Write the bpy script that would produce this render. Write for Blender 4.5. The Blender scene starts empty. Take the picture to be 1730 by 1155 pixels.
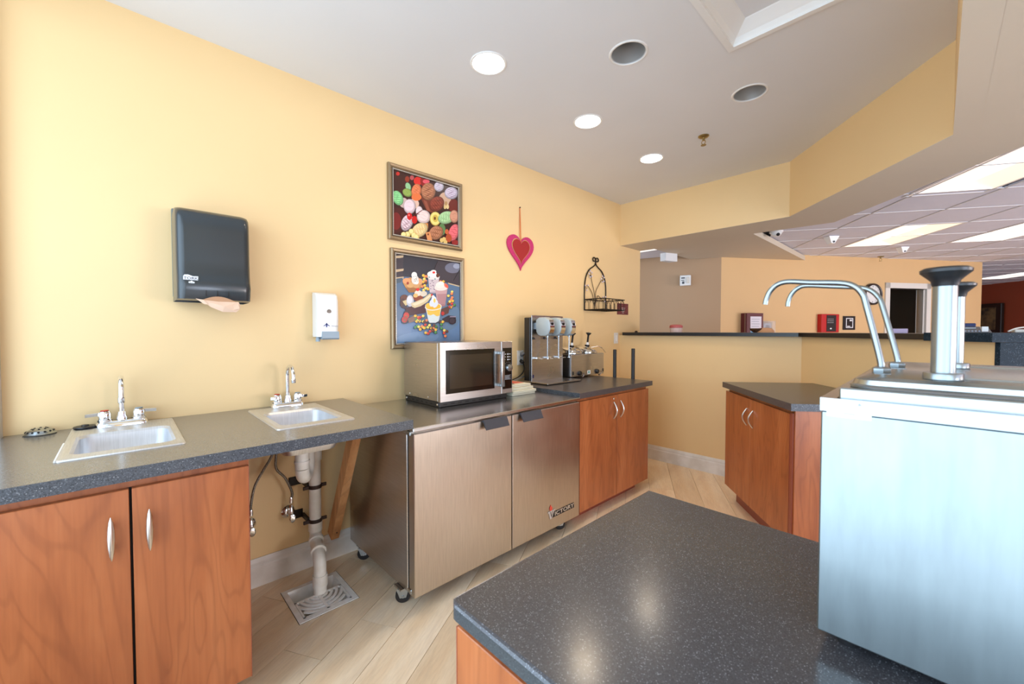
import bpy, bmesh, math, random
from math import sin, cos, pi, radians, hypot, atan2
from mathutils import Vector, Matrix
random.seed(7)
sc = bpy.context.scene
COL = sc.collection

# ------------------------------------------------------------------ camera
cam_d = bpy.data.cameras.new('camera')
cam = bpy.data.objects.new('camera', cam_d); COL.objects.link(cam)
cam_d.sensor_width = 36; cam_d.sensor_fit = 'HORIZONTAL'
cam_d.lens = 687.33 / 1730 * 36
cam_d.clip_start = 0.02; cam_d.clip_end = 100
yaw, pitch = radians(46.365), radians(-1.531)
cam.location = (2.2745, 0, 1.2417)
cam.rotation_euler = (pi/2 + pitch, 0, yaw)
cam_d.dof.use_dof = True
cam_d.dof.focus_distance = 2.4
cam_d.dof.aperture_fstop = 7.0
sc.camera = cam

# ------------------------------------------------------------------ world, light, exposure
W = bpy.data.worlds.new('world'); sc.world = W; W.use_nodes = True
wn = W.node_tree.nodes; wn.clear()
wo = wn.new('ShaderNodeOutputWorld'); wb = wn.new('ShaderNodeBackground')
wb.inputs['Color'].default_value = (0.62, 0.80, 1.0, 1); wb.inputs['Strength'].default_value = 1.6
W.node_tree.links.new(wb.outputs[0], wo.inputs[0])

def area(name, loc, target, sx, sy, power, color):
    l = bpy.data.lights.new(name, 'AREA'); l.shape = 'RECTANGLE'; l.size = sx; l.size_y = sy
    l.energy = power; l.color = color
    o = bpy.data.objects.new(name, l); COL.objects.link(o); o.location = loc
    d = Vector(target) - Vector(loc)
    o.rotation_euler = d.to_track_quat('-Z', 'Y').to_euler()
    return o
# daylight that comes in through the big window behind the photographer
area('window_daylight', (2.35, -.62, 1.42), (2.35, 3, 1.68), 4.3, 2.02, 72, (0.66, 0.83, 1.0))
# unseen fill lamps added off to the right to brighten the office ceiling
area('entrance_fill', (6.6, .6, .9), (2.6, 5.5, 2.3), 3.0, 1.5, 130, (0.70, 0.81, 1.0))
area('office_fill', (8.4, 6.2, .85), (0, 6.2, 3.4), 6.0, 1.5, 340, (0.95, 0.94, 0.98))
sc.view_settings.view_transform = 'Standard'
sc.view_settings.look = 'None'
sc.view_settings.gamma = 1
sc.view_settings.use_curve_mapping = False
sc.view_settings.exposure = 0.27
sc.cycles.max_bounces = 10
sc.cycles.diffuse_bounces = 6
sc.cycles.glossy_bounces = 5
sc.cycles.caustics_reflective = False
sc.cycles.caustics_refractive = False
sc.cycles.sample_clamp_indirect = 4.0

# ------------------------------------------------------------------ materials
def srgb(r, g, b):
    f = lambda c: (c/255/12.92) if c/255 <= .04045 else ((c/255+.055)/1.055)**2.4
    return (f(r), f(g), f(b), 1)
MATS = {}
def mat(name, color, rough=.5, metal=0, **k):
    if name in MATS: return MATS[name]
    m = bpy.data.materials.new(name); m.use_nodes = True; MATS[name] = m
    nt = m.node_tree; b = nt.nodes['Principled BSDF']
    col = color if len(color) == 4 else (*color, 1)
    b.inputs['Base Color'].default_value = col
    b.inputs['Roughness'].default_value = rough; b.inputs['Metallic'].default_value = metal
    if 'spec' in k: b.inputs['Specular IOR Level'].default_value = k['spec']
    if 'trans' in k: b.inputs['Transmission Weight'].default_value = k['trans']
    if 'alpha' in k: b.inputs['Alpha'].default_value = k['alpha']
    if 'coat' in k: b.inputs['Coat Weight'].default_value = k['coat']; b.inputs['Coat Roughness'].default_value = .15
    if 'emit' in k:
        b.inputs['Emission Color'].default_value = col; b.inputs['Emission Strength'].default_value = k['emit']
    L = nt.links.new
    tc = nt.nodes.new('ShaderNodeTexCoord')
    def mapping(sc_):
        mp = nt.nodes.new('ShaderNodeMapping'); mp.inputs['Scale'].default_value = sc_
        L(tc.outputs['Object'], mp.inputs['Vector']); return mp
    def noise(scale, detail=3, stretch=(1, 1, 1), rough_=.5, dist=0):
        n = nt.nodes.new('ShaderNodeTexNoise'); n.inputs['Scale'].default_value = scale
        n.inputs['Detail'].default_value = detail; n.inputs['Roughness'].default_value = rough_
        n.inputs['Distortion'].default_value = dist
        L(mapping(stretch).outputs[0], n.inputs['Vector']); return n
    def ramp(src, stops):
        r = nt.nodes.new('ShaderNodeValToRGB'); e = r.color_ramp.elements
        while len(e) < len(stops): e.new(.5)
        for el, (p, c) in zip(e, stops):
            el.position = p; el.color = c if len(c) == 4 else (*c, 1)
        L(src, r.inputs[0]); return r
    def mix(fac, a, bb, mode='MIX'):
        x = nt.nodes.new('ShaderNodeMix'); x.data_type = 'RGBA'; x.blend_type = mode
        if isinstance(fac, (int, float)): x.inputs['Factor'].default_value = fac
        else: L(fac, x.inputs['Factor'])
        for s, v in ((6, a), (7, bb)):
            if isinstance(v, tuple): x.inputs[s].default_value = v if len(v) == 4 else (*v, 1)
            else: L(v, x.inputs[s])
        return x.outputs[2]
    def bump(src, strength, dist=.002):
        n = nt.nodes.new('ShaderNodeBump'); n.inputs['Strength'].default_value = strength
        n.inputs['Distance'].default_value = dist; L(src, n.inputs['Height']); L(n.outputs[0], b.inputs['Normal'])
    kind = k.get('kind')
    if kind == 'paint':
        n = noise(2.2, 2); r = ramp(n.outputs[0], [(.3, tuple(c*.97 for c in col[:3])), (.7, col)])
        L(r.outputs[0], b.inputs['Base Color']); bump(noise(160, 2).outputs[0], .06, .001)
    elif kind == 'laminate':     # dark laminate with fine pale and dark chips
        v = nt.nodes.new('ShaderNodeTexVoronoi'); v.inputs['Scale'].default_value = k.get('scale', 170)
        L(mapping((1, 1, 1)).outputs[0], v.inputs['Vector'])
        sep = nt.nodes.new('ShaderNodeSeparateColor'); L(v.outputs['Color'], sep.inputs[0])
        lo, hi = k.get('lo', .7), k.get('hi', 1.9)
        r = ramp(sep.outputs[0], [(0, tuple(c*lo for c in col[:3])), (.35, col), (.8, tuple(c*1.2 for c in col[:3])), (.95, tuple(c*hi for c in col[:3])), (1, k.get('chip', (.35, .36, .38)))])
        r.color_ramp.interpolation = 'LINEAR'
        v2 = nt.nodes.new('ShaderNodeTexVoronoi'); v2.inputs['Scale'].default_value = k.get('scale', 170)*.33
        L(mapping((1, 1, 1)).outputs[0], v2.inputs['Vector'])
        r2 = ramp(v2.outputs['Distance'], [(0, (1, 1, 1)), (.07, (1, 1, 1)), (.11, (0, 0, 0))])
        n2 = noise(30, 2); r3 = ramp(n2.outputs[0], [(.5, (0, 0, 0)), (.58, (1, 1, 1))])
        f = mix(1.0, r2.outputs[0], r3.outputs[0], 'MULTIPLY')
        L(mix(f, r.outputs[0], k.get('chip', (.35, .36, .38))), b.inputs['Base Color'])
    elif kind == 'wood':
        d, l = k['dark'], k['light']
        st = k.get('stretch', (9, 9, 1))
        n1 = noise(.9, 3, (st[0]*.45, st[1]*.45, st[2]*.8) if not k.get('vary') else (st[0]*.8, st[1]*.5, st[2]*.5), .5, .6)
        m1 = nt.nodes.new('ShaderNodeMath'); m1.operation = 'MULTIPLY'; m1.inputs[1].default_value = k.get('rings', 62); L(n1.outputs[0], m1.inputs[0])
        m2 = nt.nodes.new('ShaderNodeMath'); m2.operation = 'SINE'; L(m1.outputs[0], m2.inputs[0])
        m3 = nt.nodes.new('ShaderNodeMath'); m3.operation = 'MULTIPLY_ADD'; m3.inputs[1].default_value = .5; m3.inputs[2].default_value = .5; L(m2.outputs[0], m3.inputs[0])
        n4 = noise(1.6, 4, (st[0]*.6, st[1]*.6, st[2]*.9), .6, .4)
        n2 = noise(9, 3, (st[0]*1.6, st[1]*1.6, st[2]*.6))
        r1 = ramp(n4.outputs[0], [(.30, d), (.5, col), (.70, l)])
        r2 = ramp(m3.outputs[0], [(0, (.74, .70, .68)), (.22, (.97, .96, .95)), (1, (1.04, 1.04, 1.04))])
        r3 = ramp(n2.outputs[0], [(.3, (.90, .89, .88)), (.6, (1.03, 1.03, 1.03))])
        o = mix(k.get('wfac', .5), r1.outputs[0], r2.outputs[0], 'MULTIPLY'); o = mix(.7, o, r3.outputs[0], 'MULTIPLY')
        if k.get('vary'):
            oi = nt.nodes.new('ShaderNodeObjectInfo')
            rv = ramp(oi.outputs['Random'], [(0, (.90, .86, .82)), (.5, (1, .99, .98)), (1, (1.06, 1.05, 1.05))])
            o = mix(1.0, o, rv.outputs[0], 'MULTIPLY')
        L(o, b.inputs['Base Color'])
    elif kind == 'steel':
        ax = k.get('grain', (2, 2, 120))
        n = noise(4, 3, ax, .6); r = ramp(n.outputs[0], [(.3, tuple(c*.9 for c in col[:3])), (.7, tuple(min(1, c*1.05) for c in col[:3]))])
        L(r.outputs[0], b.inputs['Base Color'])
        mr = nt.nodes.new('ShaderNodeMapRange'); mr.inputs['To Min'].default_value = rough*.8; mr.inputs['To Max'].default_value = rough*1.25
        L(noise(5, 4).outputs[0], mr.inputs['Value']); L(mr.outputs[0], b.inputs['Roughness'])
        bump(n.outputs[0], k.get('bump', .08), .0006)
        if k.get('warp'):
            b2 = nt.nodes.new('ShaderNodeBump'); b2.inputs['Strength'].default_value = k['warp']; b2.inputs['Distance'].default_value = .01
            L(noise(3.2, 1, (1, 1, 1.8)).outputs[0], b2.inputs['Height'])
            prev = [x for x in nt.nodes if x.bl_idname == 'ShaderNodeBump' and x != b2][0]
            L(b2.outputs[0], prev.inputs['Normal'])
    elif kind == 'tile':
        bump(noise(220, 3).outputs[0], .25, .002)
        n = noise(3, 2); r = ramp(n.outputs[0], [(.3, tuple(c*.95 for c in col[:3])), (.7, col)]); L(r.outputs[0], b.inputs['Base Color'])
    elif kind == 'attr':
        a = nt.nodes.new('ShaderNodeAttribute'); a.attribute_name = 'Col'; L(a.outputs['Color'], b.inputs['Base Color'])
    elif kind == 'mottle':
        n = noise(k.get('scale', 20), 4); r = ramp(n.outputs[0], [(.35, k['dark']), (.65, col)]); L(r.outputs[0], b.inputs['Base Color'])
        bump(n.outputs[0], .2, .002)
    return m

YEL = mat('yellow_paint', srgb(235, 203, 150), .5, kind='paint')
PEACH = mat('peach_paint', srgb(222, 184, 132), .6, kind='paint')
TAUPE = mat('taupe_paint', srgb(188, 154, 120), .6, kind='paint')
GREYP = mat('pale_grey_paint', srgb(205, 203, 200), .6, kind='paint')
CEIL = mat('ceiling_paint', srgb(228, 229, 231), .7, kind='paint')
REDP = mat('rust_red_paint', srgb(150, 62, 30), .6, kind='paint')
WHITE = mat('white_trim', srgb(232, 230, 226), .4, kind='mottle', dark=srgb(215, 211, 204), scale=9)
LAM = mat('grey_speckled_laminate', srgb(108, 103, 96), .25, kind='laminate', scale=600, hi=1.35, lo=.8, chip=(.26, .25, .24), coat=.25)
LAME = mat('grey_speckled_edge', srgb(68, 72, 78), .35, kind='laminate', scale=380, hi=2.0, lo=.45, chip=(.28, .29, .30))
LAMD = mat('dark_laminate', srgb(78, 74, 74), .28, kind='laminate', scale=800, hi=1.3, chip=(.2, .2, .2))
LAMI = mat('island_black_laminate', srgb(66, 66, 70), .24, kind='laminate', scale=900, hi=1.6, chip=(.30, .32, .36), coat=.3)
LAMI2 = mat('island_edge_laminate', srgb(62, 70, 74), .24, kind='laminate', scale=900, hi=1.2, chip=(.12, .14, .15))
GRANITE = mat('blue_black_granite', srgb(26, 40, 50), .6, spec=.15, kind='laminate', scale=520, hi=1.5, lo=.6, chip=(.12, .16, .2))
BARB = mat('black_bar_top', srgb(24, 24, 26), .3)
CH = dict(kind='wood', dark=srgb(156, 86, 48), light=srgb(188, 114, 68))
CHERRY = mat('cherry_wood', srgb(174, 100, 56), .36, rings=120, **CH, coat=.12)
CHERRYD = mat('cherry_edge', srgb(148, 78, 58), .4)
SHAD = mat('dark_gap', (.01, .008, .007), .8)
MAPLE = mat('maple_plank', srgb(243, 222, 190), .33, kind='wood', dark=srgb(234, 206, 168), light=srgb(248, 232, 206), stretch=(1.2, 9, 9), vary=True, wfac=.22, rings=30)
PINE = mat('raw_board', srgb(214, 154, 100), .6, kind='wood', dark=srgb(190, 126, 74), light=srgb(226, 172, 118), stretch=(9, 9, 1.2))
CARPET = mat('office_carpet', srgb(205, 192, 178), .95, kind='mottle', dark=srgb(190, 174, 160), scale=60)
STEEL = mat('brushed_steel', (.56, .50, .43), .30, 1, kind='steel', grain=(2, 40, 2), bump=.03)
STEELS = mat('brushed_steel_side', (.56, .53, .50), .30, 1, kind='steel', grain=(2, 2, 60), bump=.03)
STEELB = mat('bright_steel', (.50, .48, .47), .28, 1, kind='steel', grain=(2, 2, 60), bump=.0)
STEELT = mat('worktop_steel', (.58, .57, .56), .22, 1, kind='steel', grain=(90, 2, 2), bump=.05)
SINKM = mat('sink_steel', (.72, .73, .75), .42, 1, kind='steel', grain=(3, 60, 3), bump=.03)
PUMPM = mat('satin_steel', (.40, .43, .44), .26, 1)
BOXM = mat('dispenser_steel', (.34, .395, .41), .34, 1, kind='steel', grain=(12, 2, 2), bump=.0)
PUMPC = mat('pump_steel', (.30, .33, .34), .28, 1)
CHROME = mat('chrome', (.82, .83, .85), .08, 1)
NICKEL = mat('satin_nickel', (.72, .70, .66), .28, 1)
BLKP = mat('black_plastic', srgb(26, 26, 28), .35)
CHARP = mat('charcoal_plastic', srgb(62, 62, 68), .45)
SMOKE = mat('smoked_plastic', srgb(46, 53, 57), .26, coat=.3)
SMOKE2 = mat('smoked_plastic_dark', srgb(30, 33, 34), .3)
GREYPL = mat('grey_plastic', srgb(118, 122, 116), .4)
WPL = mat('white_plastic', srgb(238, 238, 236), .3)
BPL = mat('pale_blue_grey_plastic', srgb(150, 166, 178), .35)
PVC = mat('white_pvc', srgb(244, 242, 236), .35, kind='mottle', dark=srgb(226, 222, 210), scale=14)
ENAMEL = mat('white_enamel', srgb(246, 245, 243), .3, kind='mottle', dark=srgb(230, 227, 220), scale=18)
RUBBER = mat('black_rubber', srgb(24, 24, 26), .5)
IRON = mat('dark_iron', srgb(30, 24, 20), .45, .5)
BRONZE = mat('brown_clamp', srgb(58, 42, 36), .5, .3)
BRAID = mat('braided_steel', (.35, .33, .30), .4, .8, kind='mottle', dark=srgb(90, 84, 76), scale=300)
PAPER = mat('kraft_paper', srgb(222, 190, 164), .8)
GLASSD = mat('dark_glass', srgb(44, 36, 28), .08, coat=.5)
GLASSF = mat('dark_glass_frame', srgb(22, 17, 13), .12)
FRAMEM = mat('pewter_gold_frame', srgb(150, 128, 98), .35, .55)
FRAMEB = mat('pale_beading', srgb(222, 214, 200), .3, .4)
FRAMED = mat('frame_groove', srgb(98, 82, 66), .5, .3)
PRINT = mat('printed_picture', (.5, .5, .5), .25, kind='attr')
PINK = mat('glitter_pink', srgb(205, 50, 112), .5, kind='mottle', dark=srgb(180, 32, 96), scale=240)
RED = mat('glitter_red', srgb(170, 28, 32), .5, kind='mottle', dark=srgb(150, 22, 26), scale=240)
GOLDT = mat('gold_edge', srgb(214, 178, 120), .4, .4)
RIBBON = mat('orange_ribbon', srgb(214, 120, 60), .6)
GEM = mat('glass_bead', srgb(215, 200, 210), .05, spec=1.0)
MAROON = mat('maroon', srgb(92, 26, 34), .5)
MAROONC = mat('maroon_card', srgb(128, 62, 58), .6, kind='mottle', dark=srgb(96, 38, 40), scale=50)
BRASS = mat('brass', srgb(170, 150, 100), .3, .9)
WTEXT = mat('white_ink', srgb(232, 236, 240), .5)
DTEXT = mat('dark_ink', srgb(30, 34, 60), .5)
GTEXT = mat('grey_ink', srgb(150, 156, 170), .5)
REDI = mat('red_ink', srgb(214, 70, 50), .5)
LAMP = mat('lamp_lens', (1, .97, .92), .5, emit=14)
TROF = mat('troffer_lens', (1, .84, .66), .5, emit=.72)
TROFW = mat('troffer_lens_white', (1, .95, .88), .5, emit=.80)
REFL = mat('aluminium_reflector', (.80, .80, .79), .38, .85)
TROFL = mat('troffer_tube_cover', (1, .97, .92), .5, emit=1.1)
SOFF = mat('soffit_paint', srgb(214, 202, 182), .7, kind='paint')
TILE = mat('acoustic_tile', srgb(230, 231, 244), .85, kind='tile')
TBAR = mat('ceiling_tbar', srgb(228, 226, 226), .5)
CLEAR = mat('clear_cover', (.95, .95, .93), .08, alpha=.28)
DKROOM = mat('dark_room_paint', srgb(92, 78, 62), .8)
OFFW = mat('off_white', srgb(226, 222, 214), .5)
FREDM = mat('alarm_red', srgb(190, 20, 20), .4)
NAVY = mat('navy', srgb(20, 34, 90), .5)
GREYD = mat('dark_grey_plastic', srgb(70, 74, 82), .4)
BASKET = mat('brown_wicker', srgb(110, 66, 34), .7, kind='mottle', dark=srgb(50, 28, 14), scale=90)
TAN = mat('tan_cloth', srgb(205, 152, 110), .8)
CLOTH = mat('cream_cloth', srgb(228, 222, 200), .9)
CLOTHR = mat('coral_cloth', srgb(210, 106, 88), .9)
CLOTHB = mat('teal_cloth', srgb(110, 150, 150), .9)
WOVEN = mat('woven_art', srgb(120, 92, 54), .7, kind='mottle', dark=srgb(50, 36, 22), scale=9)

# ------------------------------------------------------------------ mesh helpers
def new(): return bmesh.new()
def box(bm, x0, x1, y0, y1, z0, z1, bev=0, seg=2):
    r = bmesh.ops.create_cube(bm, size=1)
    bmesh.ops.scale(bm, vec=(x1-x0, y1-y0, z1-z0), verts=r['verts'])
    bmesh.ops.translate(bm, vec=((x0+x1)/2, (y0+y1)/2, (z0+z1)/2), verts=r['verts'])
    if bev:
        es = list({e for v in r['verts'] for e in v.link_edges})
        bmesh.ops.bevel(bm, geom=es, offset=bev, segments=seg, affect='EDGES', profile=.5)
    return bm
def prism(bm, pts, z0, z1):
    if sum(pts[i][0]*pts[(i+1) % len(pts)][1]-pts[(i+1) % len(pts)][0]*pts[i][1] for i in range(len(pts))) < 0: pts = pts[::-1]
    a = [bm.verts.new((x, y, z0)) for x, y in pts]; b = [bm.verts.new((x, y, z1)) for x, y in pts]
    n = len(pts)
    bm.faces.new(a[::-1]); bm.faces.new(b)
    for i in range(n): bm.faces.new((a[i], a[(i+1) % n], b[(i+1) % n], b[i]))
    return bm
def tube(bm, pts, r, seg=12, cap=True, closed=False):
    P = [Vector(p) for p in pts]; n = len(P)
    R = r if isinstance(r, (list, tuple)) else [r]*n
    rings = []; up = None
    for i, p in enumerate(P):
        if closed: t = (P[(i+1) % n]-P[i-1]).normalized()
        elif i == 0: t = (P[1]-p).normalized()
        elif i == n-1: t = (p-P[i-1]).normalized()
        else: t = ((P[i+1]-p).normalized()+(p-P[i-1]).normalized()).normalized()
        if up is None:
            up = Vector((0, 0, 1)) if abs(t.z) < .9 else Vector((1, 0, 0))
        a = t.cross(up)
        if a.length < 1e-6: a = t.orthogonal()
        a.normalize(); b = t.cross(a).normalized(); up = -b if False else b.cross(t) if False else a.cross(t)
        rings.append([bm.verts.new(p+R[i]*(cos(2*pi*k/seg)*a+sin(2*pi*k/seg)*up)) for k in range(seg)])
    for i in range(n if closed else n-1):
        A, B = rings[i], rings[(i+1) % n]
        for k in range(seg):
            bm.faces.new((A[k], A[(k+1) % seg], B[(k+1) % seg], B[k]))
    if cap and not closed:
        bm.faces.new(rings[0]); bm.faces.new(rings[-1][::-1])
    return bm
def arcpts(c, u, v, r, a0, a1, n):
    c, u, v = Vector(c), Vector(u), Vector(v)
    return [tuple(c+r*(cos(a0+(a1-a0)*i/n)*u+sin(a0+(a1-a0)*i/n)*v)) for i in range(n+1)]
def smooth_path(pts, n=6):
    P = [Vector(p) for p in pts]; out = []
    for i in range(len(P)-1):
        p0 = P[i-1] if i else P[i]*2-P[i+1]; p1, p2 = P[i], P[i+1]; p3 = P[i+2] if i+2 < len(P) else P[i+1]*2-P[i]
        for k in range(n):
            t = k/n
            out.append(.5*((2*p1)+(-p0+p2)*t+(2*p0-5*p1+4*p2-p3)*t*t+(-p0+3*p1-3*p2+p3)*t**3))
    out.append(P[-1]); return out
def lathe(bm, prof, c=(0, 0, 0), axis=(0, 0, 1), seg=24, cap0=True, cap1=True):
    ax = Vector(axis).normalized(); a = ax.orthogonal().normalized(); b = ax.cross(a); c = Vector(c)
    rings = []
    for r, h in prof:
        if r < 1e-6: rings.append([bm.verts.new(c+ax*h)])
        else: rings.append([bm.verts.new(c+ax*h+r*(cos(2*pi*k/seg)*a+sin(2*pi*k/seg)*b)) for k in range(seg)])
    for A, B in zip(rings, rings[1:]):
        for k in range(seg):
            k2 = (k+1) % seg
            if len(A) == 1 and len(B) == 1: break
            if len(A) == 1: bm.faces.new((A[0], B[k2], B[k]))
            elif len(B) == 1: bm.faces.new((A[k], A[k2], B[0]))
            else: bm.faces.new((A[k], A[k2], B[k2], B[k]))
    if cap0 and len(rings[0]) > 1: bm.faces.new(rings[0][::-1])
    if cap1 and len(rings[-1]) > 1: bm.faces.new(rings[-1])
    return bm
def loop_rr(x0, x1, y0, y1, r, n=5):
    out = []
    for cx, cy, a in ((x1-r, y1-r, 0), (x0+r, y1-r, pi/2), (x0+r, y0+r, pi), (x1-r, y0+r, 3*pi/2)):
        for i in range(n+1):
            t = a+pi/2*i/n; out.append((cx+r*cos(t), cy+r*sin(t)))
    return out
def loft(bm, loops, cap0=False, cap1=False):
    L = [[bm.verts.new(p) for p in lp] for lp in loops]; n = len(L[0])
    for A, B in zip(L, L[1:]):
        for k in range(n): bm.faces.new((A[k], A[(k+1) % n], B[(k+1) % n], B[k]))
    if cap0: bm.faces.new(L[0][::-1])
    if cap1: bm.faces.new(L[-1])
    return bm
def slab(bm, x0, x1, y0, y1, z0, z1, rects=(), rounds=()):
    """slab with rectangular holes (x0,x1,y0,y1) and round ones (cx,cy,r) that sit in their own square cell"""
    cells = list(rects)+[(c[0]-c[2]*1.25, c[0]+c[2]*1.25, c[1]-c[2]*1.25, c[1]+c[2]*1.25) for c in rounds]
    xs = sorted({x0, x1, *[c[0] for c in cells], *[c[1] for c in cells]}); ys = sorted({y0, y1, *[c[2] for c in cells], *[c[3] for c in cells]})
    xs = [x for x in xs if x0 <= x <= x1]; ys = [y for y in ys if y0 <= y <= y1]
    vt = {}
    def V(x, y, z):
        k = (round(x, 5), round(y, 5), round(z, 5))
        if k not in vt: vt[k] = bm.verts.new((x, y, z))
        return vt[k]
    full = {}
    for i in range(len(xs)-1):
        for j in range(len(ys)-1):
            mx, my = (xs[i]+xs[i+1])/2, (ys[j]+ys[j+1])/2
            full[i, j] = not any(c[0] < mx < c[1] and c[2] < my < c[3] for c in cells)
    for (i, j), f in full.items():
        if not f: continue
        a, b, c, d = xs[i], xs[i+1], ys[j], ys[j+1]
        bm.faces.new((V(a, c, z1), V(b, c, z1), V(b, d, z1), V(a, d, z1)))
        bm.faces.new((V(a, c, z0), V(a, d, z0), V(b, d, z0), V(b, c, z0)))
        for (di, dj), (p, q) in {(-1, 0): ((a, c), (a, d)), (1, 0): ((b, c), (b, d)), (0, -1): ((a, c), (b, c)), (0, 1): ((a, d), (b, d))}.items():
            if not full.get((i+di, j+dj), False):
                bm.faces.new((V(*p, z0), V(*q, z0), V(*q, z1), V(*p, z1)))
    for cx, cy, r in rounds:
        h = r*1.25; N = 32
        for z in (z0, z1):
            ins = [bm.verts.new((cx+r*cos(2*pi*k/N), cy+r*sin(2*pi*k/N), z)) for k in range(N)]
            outs = []
            for k in range(N):
                t = 2*pi*k/N; m = max(abs(cos(t)), abs(sin(t))); outs.append(bm.verts.new((cx+h*cos(t)/m, cy+h*sin(t)/m, z)))
            for k in range(N): bm.faces.new((ins[k], ins[(k+1) % N], outs[(k+1) % N], outs[k]))
    bmesh.ops.recalc_face_normals(bm, faces=bm.faces)
    return bm
def clip_poly(P, nx, ny, c):       # keep nx*x+ny*y<=c
    out = []
    for i in range(len(P)):
        a, b = P[i], P[(i+1) % len(P)]
        da, db = nx*a[0]+ny*a[1]-c, nx*b[0]+ny*b[1]-c
        if da <= 0: out.append(a)
        if (da < 0 < db) or (db < 0 < da):
            t = da/(da-db); out.append((a[0]+t*(b[0]-a[0]), a[1]+t*(b[1]-a[1])))
    return out

# ------------------------------------------------------------------ object helpers
def finish(name, bm, m, parent=None, smooth=None, base=(0, 0, 0), local=False):
    if isinstance(bm, bmesh.types.BMesh):
        bmesh.ops.recalc_face_normals(bm, faces=bm.faces)
        me = bpy.data.meshes.new(name); bm.to_mesh(me); bm.free()
    else: me = bm
    off = Vector(base)
    if not local and off.length: me.transform(Matrix.Translation(-off))
    if isinstance(m, (list, tuple)):
        for x in m: me.materials.append(x)
    elif m: me.materials.append(m)
    if smooth is None: smooth = True
    if smooth:
        me.shade_smooth()
        try: me.set_sharp_from_angle(angle=radians(35))
        except Exception: pass
    o = bpy.data.objects.new(name, me); COL.objects.link(o)
    if parent: o.parent = parent
    elif not local: o.location = off
    return o
def tag(o, label, cat, group=None, kind=None):
    if label: o['label'] = label
    if cat: o['category'] = cat
    if group: o['group'] = group
    if kind: o['kind'] = kind
    return o
class Thing:
    """an Empty at the base; parts are given in world coordinates unless local=True"""
    def __init__(s, name, label, cat, loc, rotz=0, group=None, local=False):
        s.e = bpy.data.objects.new(name, None); COL.objects.link(s.e); s.e.empty_display_size = .05
        s.e.location = loc; s.e.rotation_euler = (0, 0, rotz); s.loc = loc; s.local = local
        tag(s.e, label, cat, group)
    def part(s, name, bm, m, parent=None, label=None, **k):
        o = finish(name, bm, m, parent or s.e, base=s.loc, local=s.local, **k)
        if label: o['label'] = label
        return o
def single(name, bm, m, label, cat, loc, group=None, **k):
    o = finish(name, bm, m, None, base=loc, **k); return tag(o, label, cat, group)
def struct(name, bm, m, label=None, parent=None, **k):
    o = finish(name, bm, m, parent, **k)
    if not parent:
        o['kind'] = 'structure'
        if label: o['label'] = label; o['category'] = name.split('_')[0]
    elif label: o['label'] = label
    return o
def copy_tree(o, parent=None):
    c = o.copy(); COL.objects.link(c); c.parent = parent
    for ch in list(o.children): copy_tree(ch, c)
    return c
def text_mesh(s, size, M, extrude=.0003, align='CENTER', squeeze=1.0):
    cu = bpy.data.curves.new('lettering', 'FONT'); cu.body = s; cu.size = size; cu.extrude = extrude
    cu.align_x = align; cu.align_y = 'CENTER'; cu.resolution_u = 3
    t = bpy.data.objects.new('lettering', cu); COL.objects.link(t)
    dg = bpy.context.evaluated_depsgraph_get()
    me = bpy.data.meshes.new_from_object(t.evaluated_get(dg))
    bpy.data.objects.remove(t); bpy.data.curves.remove(cu)
    me.transform(M @ Matrix.Diagonal((squeeze, 1, 1, 1)))
    return me
def face_px(x, y, z):     # text plane facing +x, reading along +y
    return Matrix(((0, 0, 1, x), (1, 0, 0, y), (0, 1, 0, z), (0, 0, 0, 1)))
def face_ny(x, y, z):     # text plane facing -y, reading along +x
    return Matrix(((1, 0, 0, x), (0, 0, -1, y), (0, 1, 0, z), (0, 0, 0, 1)))

ZC, ZS, YW, ZT = 2.534, 2.118, 3.704, 2.18
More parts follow.
